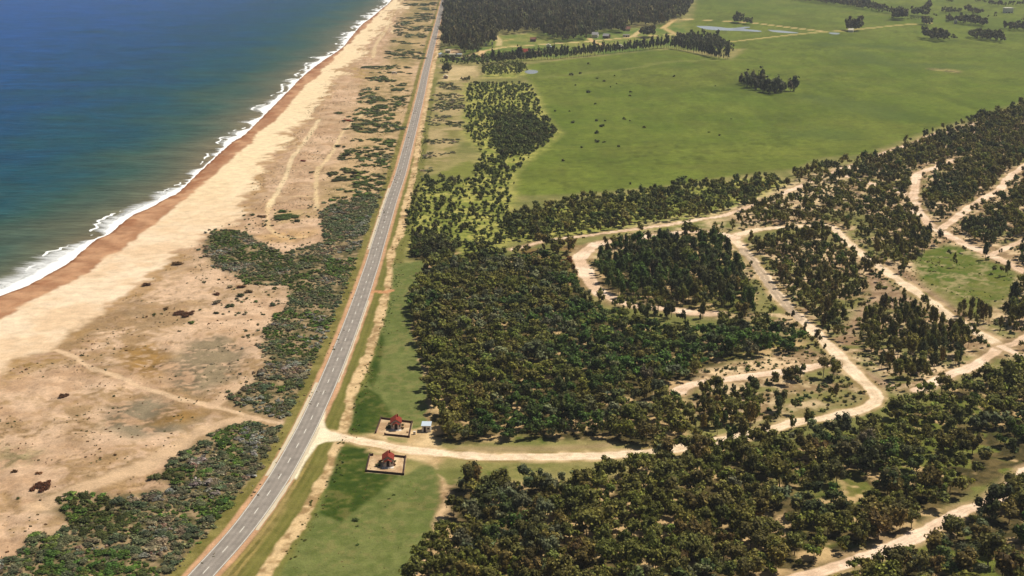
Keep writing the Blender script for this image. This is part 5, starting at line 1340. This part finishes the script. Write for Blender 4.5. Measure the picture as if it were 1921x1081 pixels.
house(1601, 60.5, 9, 7, 3.0, M_CREAM, "white farmhouse under airy trees on the plain", rot=70)
house(1893, 25, 14, 12, 8.5, M_WALL, "bright white tall house far out on the plain", flat=True)
house(1793, 45, 4, 4, 5.5, M_WALL, "narrow white building at the shelter belt end", flat=True)
house(1285, 76.5, 12, 8, 3.0, M_BROWN, "brown shed at the end of the track by the lagoon", rot=85, wall=M_PINK)
house(1049, 62.5, 10, 6, 2.6, M_GREY, "pale shed on the edge of the hamlet green", flat=True)
house(836, 148, 4.5, 4, 2.6, M_CREAM, "small pale shed on the sand beside the highway", wall=M_PINK)

# white van on the dunes
p = P(740, 141)
zz = float(gz(p[0], p[1])) + .12
o = link('van', None, label="white van parked on the dunes beside the far highway", cat='van', loc=(p[0], p[1], zz)); o.rotation_euler.z = math.radians(5)
m = MB(); m.box(-2.9, 1.5, -1.0, 1.0, .45, 2.5); m.add([(1.5, -1.0, .45), (2.9, -1.0, .45), (2.9, 1.0, .45), (1.5, 1.0, .45), (1.5, -1.0, 2.3), (2.2, -.9, 1.45), (2.2, .9, 1.45), (1.5, 1.0, 2.3), (2.9, -1.0, 1.2), (2.9, 1.0, 1.2)],
     [(0, 3, 2, 1), (4, 5, 6, 7), (5, 8, 9, 6), (8, 1, 2, 9), (3, 0, 4, 7)], [(0, 1, 8), (0, 8, 5), (0, 5, 4), (3, 9, 2), (3, 6, 9), (3, 7, 6)]); m.build('body', M_WALL, o)
for sx in (-1.9, 1.9):
    for sy in (-.95, .95):
        m = MB(); m.tube((sx, sy - .12, .4), (sx, sy + .12, .4), .4, .4, 12); m.build('wheel', M_WOOD, o)
m = MB(); m.box(-2.5, 1.2, -1.03, -1.003, 1.5, 2.1); m.build('window', M_GLASS, o)
# red ruin on the dunes
p = P(655, 228)
o = link('ruin', None, label="low red brick ruin on the dunes with dark bushes around", cat='ruin', loc=(p[0], p[1], float(gz(p[0], p[1]))))
M_BRICK = plain("ruin_brick", (176, 84, 52), .9, .3, 2.0)
m = MB(); m.box(-4, 4, -3, -2.6, -.3, .9); m.box(-4, -3.6, -2.6, 3, -.3, 1.4); m.box(-3.6, 1, 2.6, 3, -.3, .8); m.build('wall', M_BRICK, o)
m = MB(); m.box(-3.6, 3.6, -2.6, 2.6, -.3, .25); m.build('floor_slab', M_BRICK, o)
for (x, y, w, lab) in ((645, 229, 12, "black bush at the left side of the red ruin"), (655, 221, 12, "black bush behind the red ruin"), (667, 223, 12, "black bush right behind the red ruin"), (662, 230, 11, "dark bush in front of the red ruin")):
    p0 = P(x, y)
    individual('dune_bush', (p0[0], p0[1], float(gz(p0[0], p0[1])), w * mpp(y) * .5, 1.3, PI_['dark']), 'mat_near', lab, 'bush', "bushes around the red ruin", trunk=False)
# red hull-like boat lying on the sand
p = P(569, 304)
o = link('boat', None, label="small red boat lying on the dune sand", cat='boat', loc=(p[0], p[1], float(gz(p[0], p[1])) + .05)); o.rotation_euler.z = math.radians(-30)
m = MB()
L = [(-2.2, .55, .1), (-1.2, .8, 0), (.4, .8, 0), (1.6, .5, .1), (2.4, .04, .35)]
V = []
for x, b, k in L: V += [(x, -b, .75 + k * .5), (x, -b * .5, k), (x, b * .5, k), (x, b, .75 + k * .5)]
m.add(V, [(4 * i + j, 4 * i + 4 + j, 4 * i + 5 + j, 4 * i + 1 + j) for i in range(4) for j in range(3)] + [(0, 1, 2, 3)])
m.build('hull', plain("red_hull", (176, 60, 48), .5, .15, 2), o)
for x in (-1.0, .6):
    m = MB(); m.box(x - .15, x + .15, -.72, .72, .6, .68); m.build('seat', M_WOOD, o)

# ------------------------------------------------------------------ camera, air and light
cam = bpy.data.cameras.new("camera"); co = bpy.data.objects.new("camera", cam); C.objects.link(co)
cam.sensor_width = 36; cam.lens = 36 * F / 1921.0; cam.clip_end = 60000; cam.clip_start = .5
co.location = (0, 0, HC); co.rotation_euler = (math.pi / 2 - TH, 0, 0)
bpy.context.scene.camera = co

HAZE = True
if HAZE:
    m = bpy.data.materials.new("haze"); m.use_nodes = True; nt = m.node_tree
    nt.nodes.remove(nt.nodes["Principled BSDF"])
    v = N(nt, "ShaderNodeVolumePrincipled"); v.inputs["Color"].default_value = (.86, .9, .95, 1); v.inputs["Density"].default_value = .00006; v.inputs["Anisotropy"].default_value = .2
    nt.links.new(v.outputs[0], nt.nodes["Material Output"].inputs["Volume"])
    b = MB(); b.box(-16000, 16000, -800, 18500, -3, 200)
    b.build('haze', m, kind='stuff')

EL, AZ = 56, 62
d = (math.cos(math.radians(EL)) * math.sin(math.radians(AZ)), math.cos(math.radians(EL)) * math.cos(math.radians(AZ)), math.sin(math.radians(EL)))
sun = bpy.data.lights.new("sun", 'SUN'); so = bpy.data.objects.new("sun", sun); C.objects.link(so)
sun.energy = 5.0; sun.angle = math.radians(.5); sun.color = (1, .955, .87)
from mathutils import Vector
so.rotation_euler = Vector(d).to_track_quat('Z', 'Y').to_euler()
so.location = (0, 0, 400)
w = bpy.data.worlds.new("World"); bpy.context.scene.world = w; w.use_nodes = True
nt = w.node_tree; bg = nt.nodes["Background"]
sky = nt.nodes.new("ShaderNodeTexSky"); sky.sky_type = 'NISHITA'; sky.sun_disc = False
sky.sun_elevation = math.radians(EL); sky.sun_rotation = math.radians(AZ)
nt.links.new(sky.outputs[0], bg.inputs["Color"]); bg.inputs["Strength"].default_value = .05

sc = bpy.context.scene
sc.view_settings.view_transform = 'Standard'; sc.view_settings.look = 'None'
sc.view_settings.exposure = 0.06; sc.view_settings.gamma = 1
sc.cycles.use_denoising = True
sc.cycles.max_bounces = 6; sc.cycles.volume_bounces = 0
sc.cycles.use_adaptive_sampling = True; sc.cycles.adaptive_threshold = .02
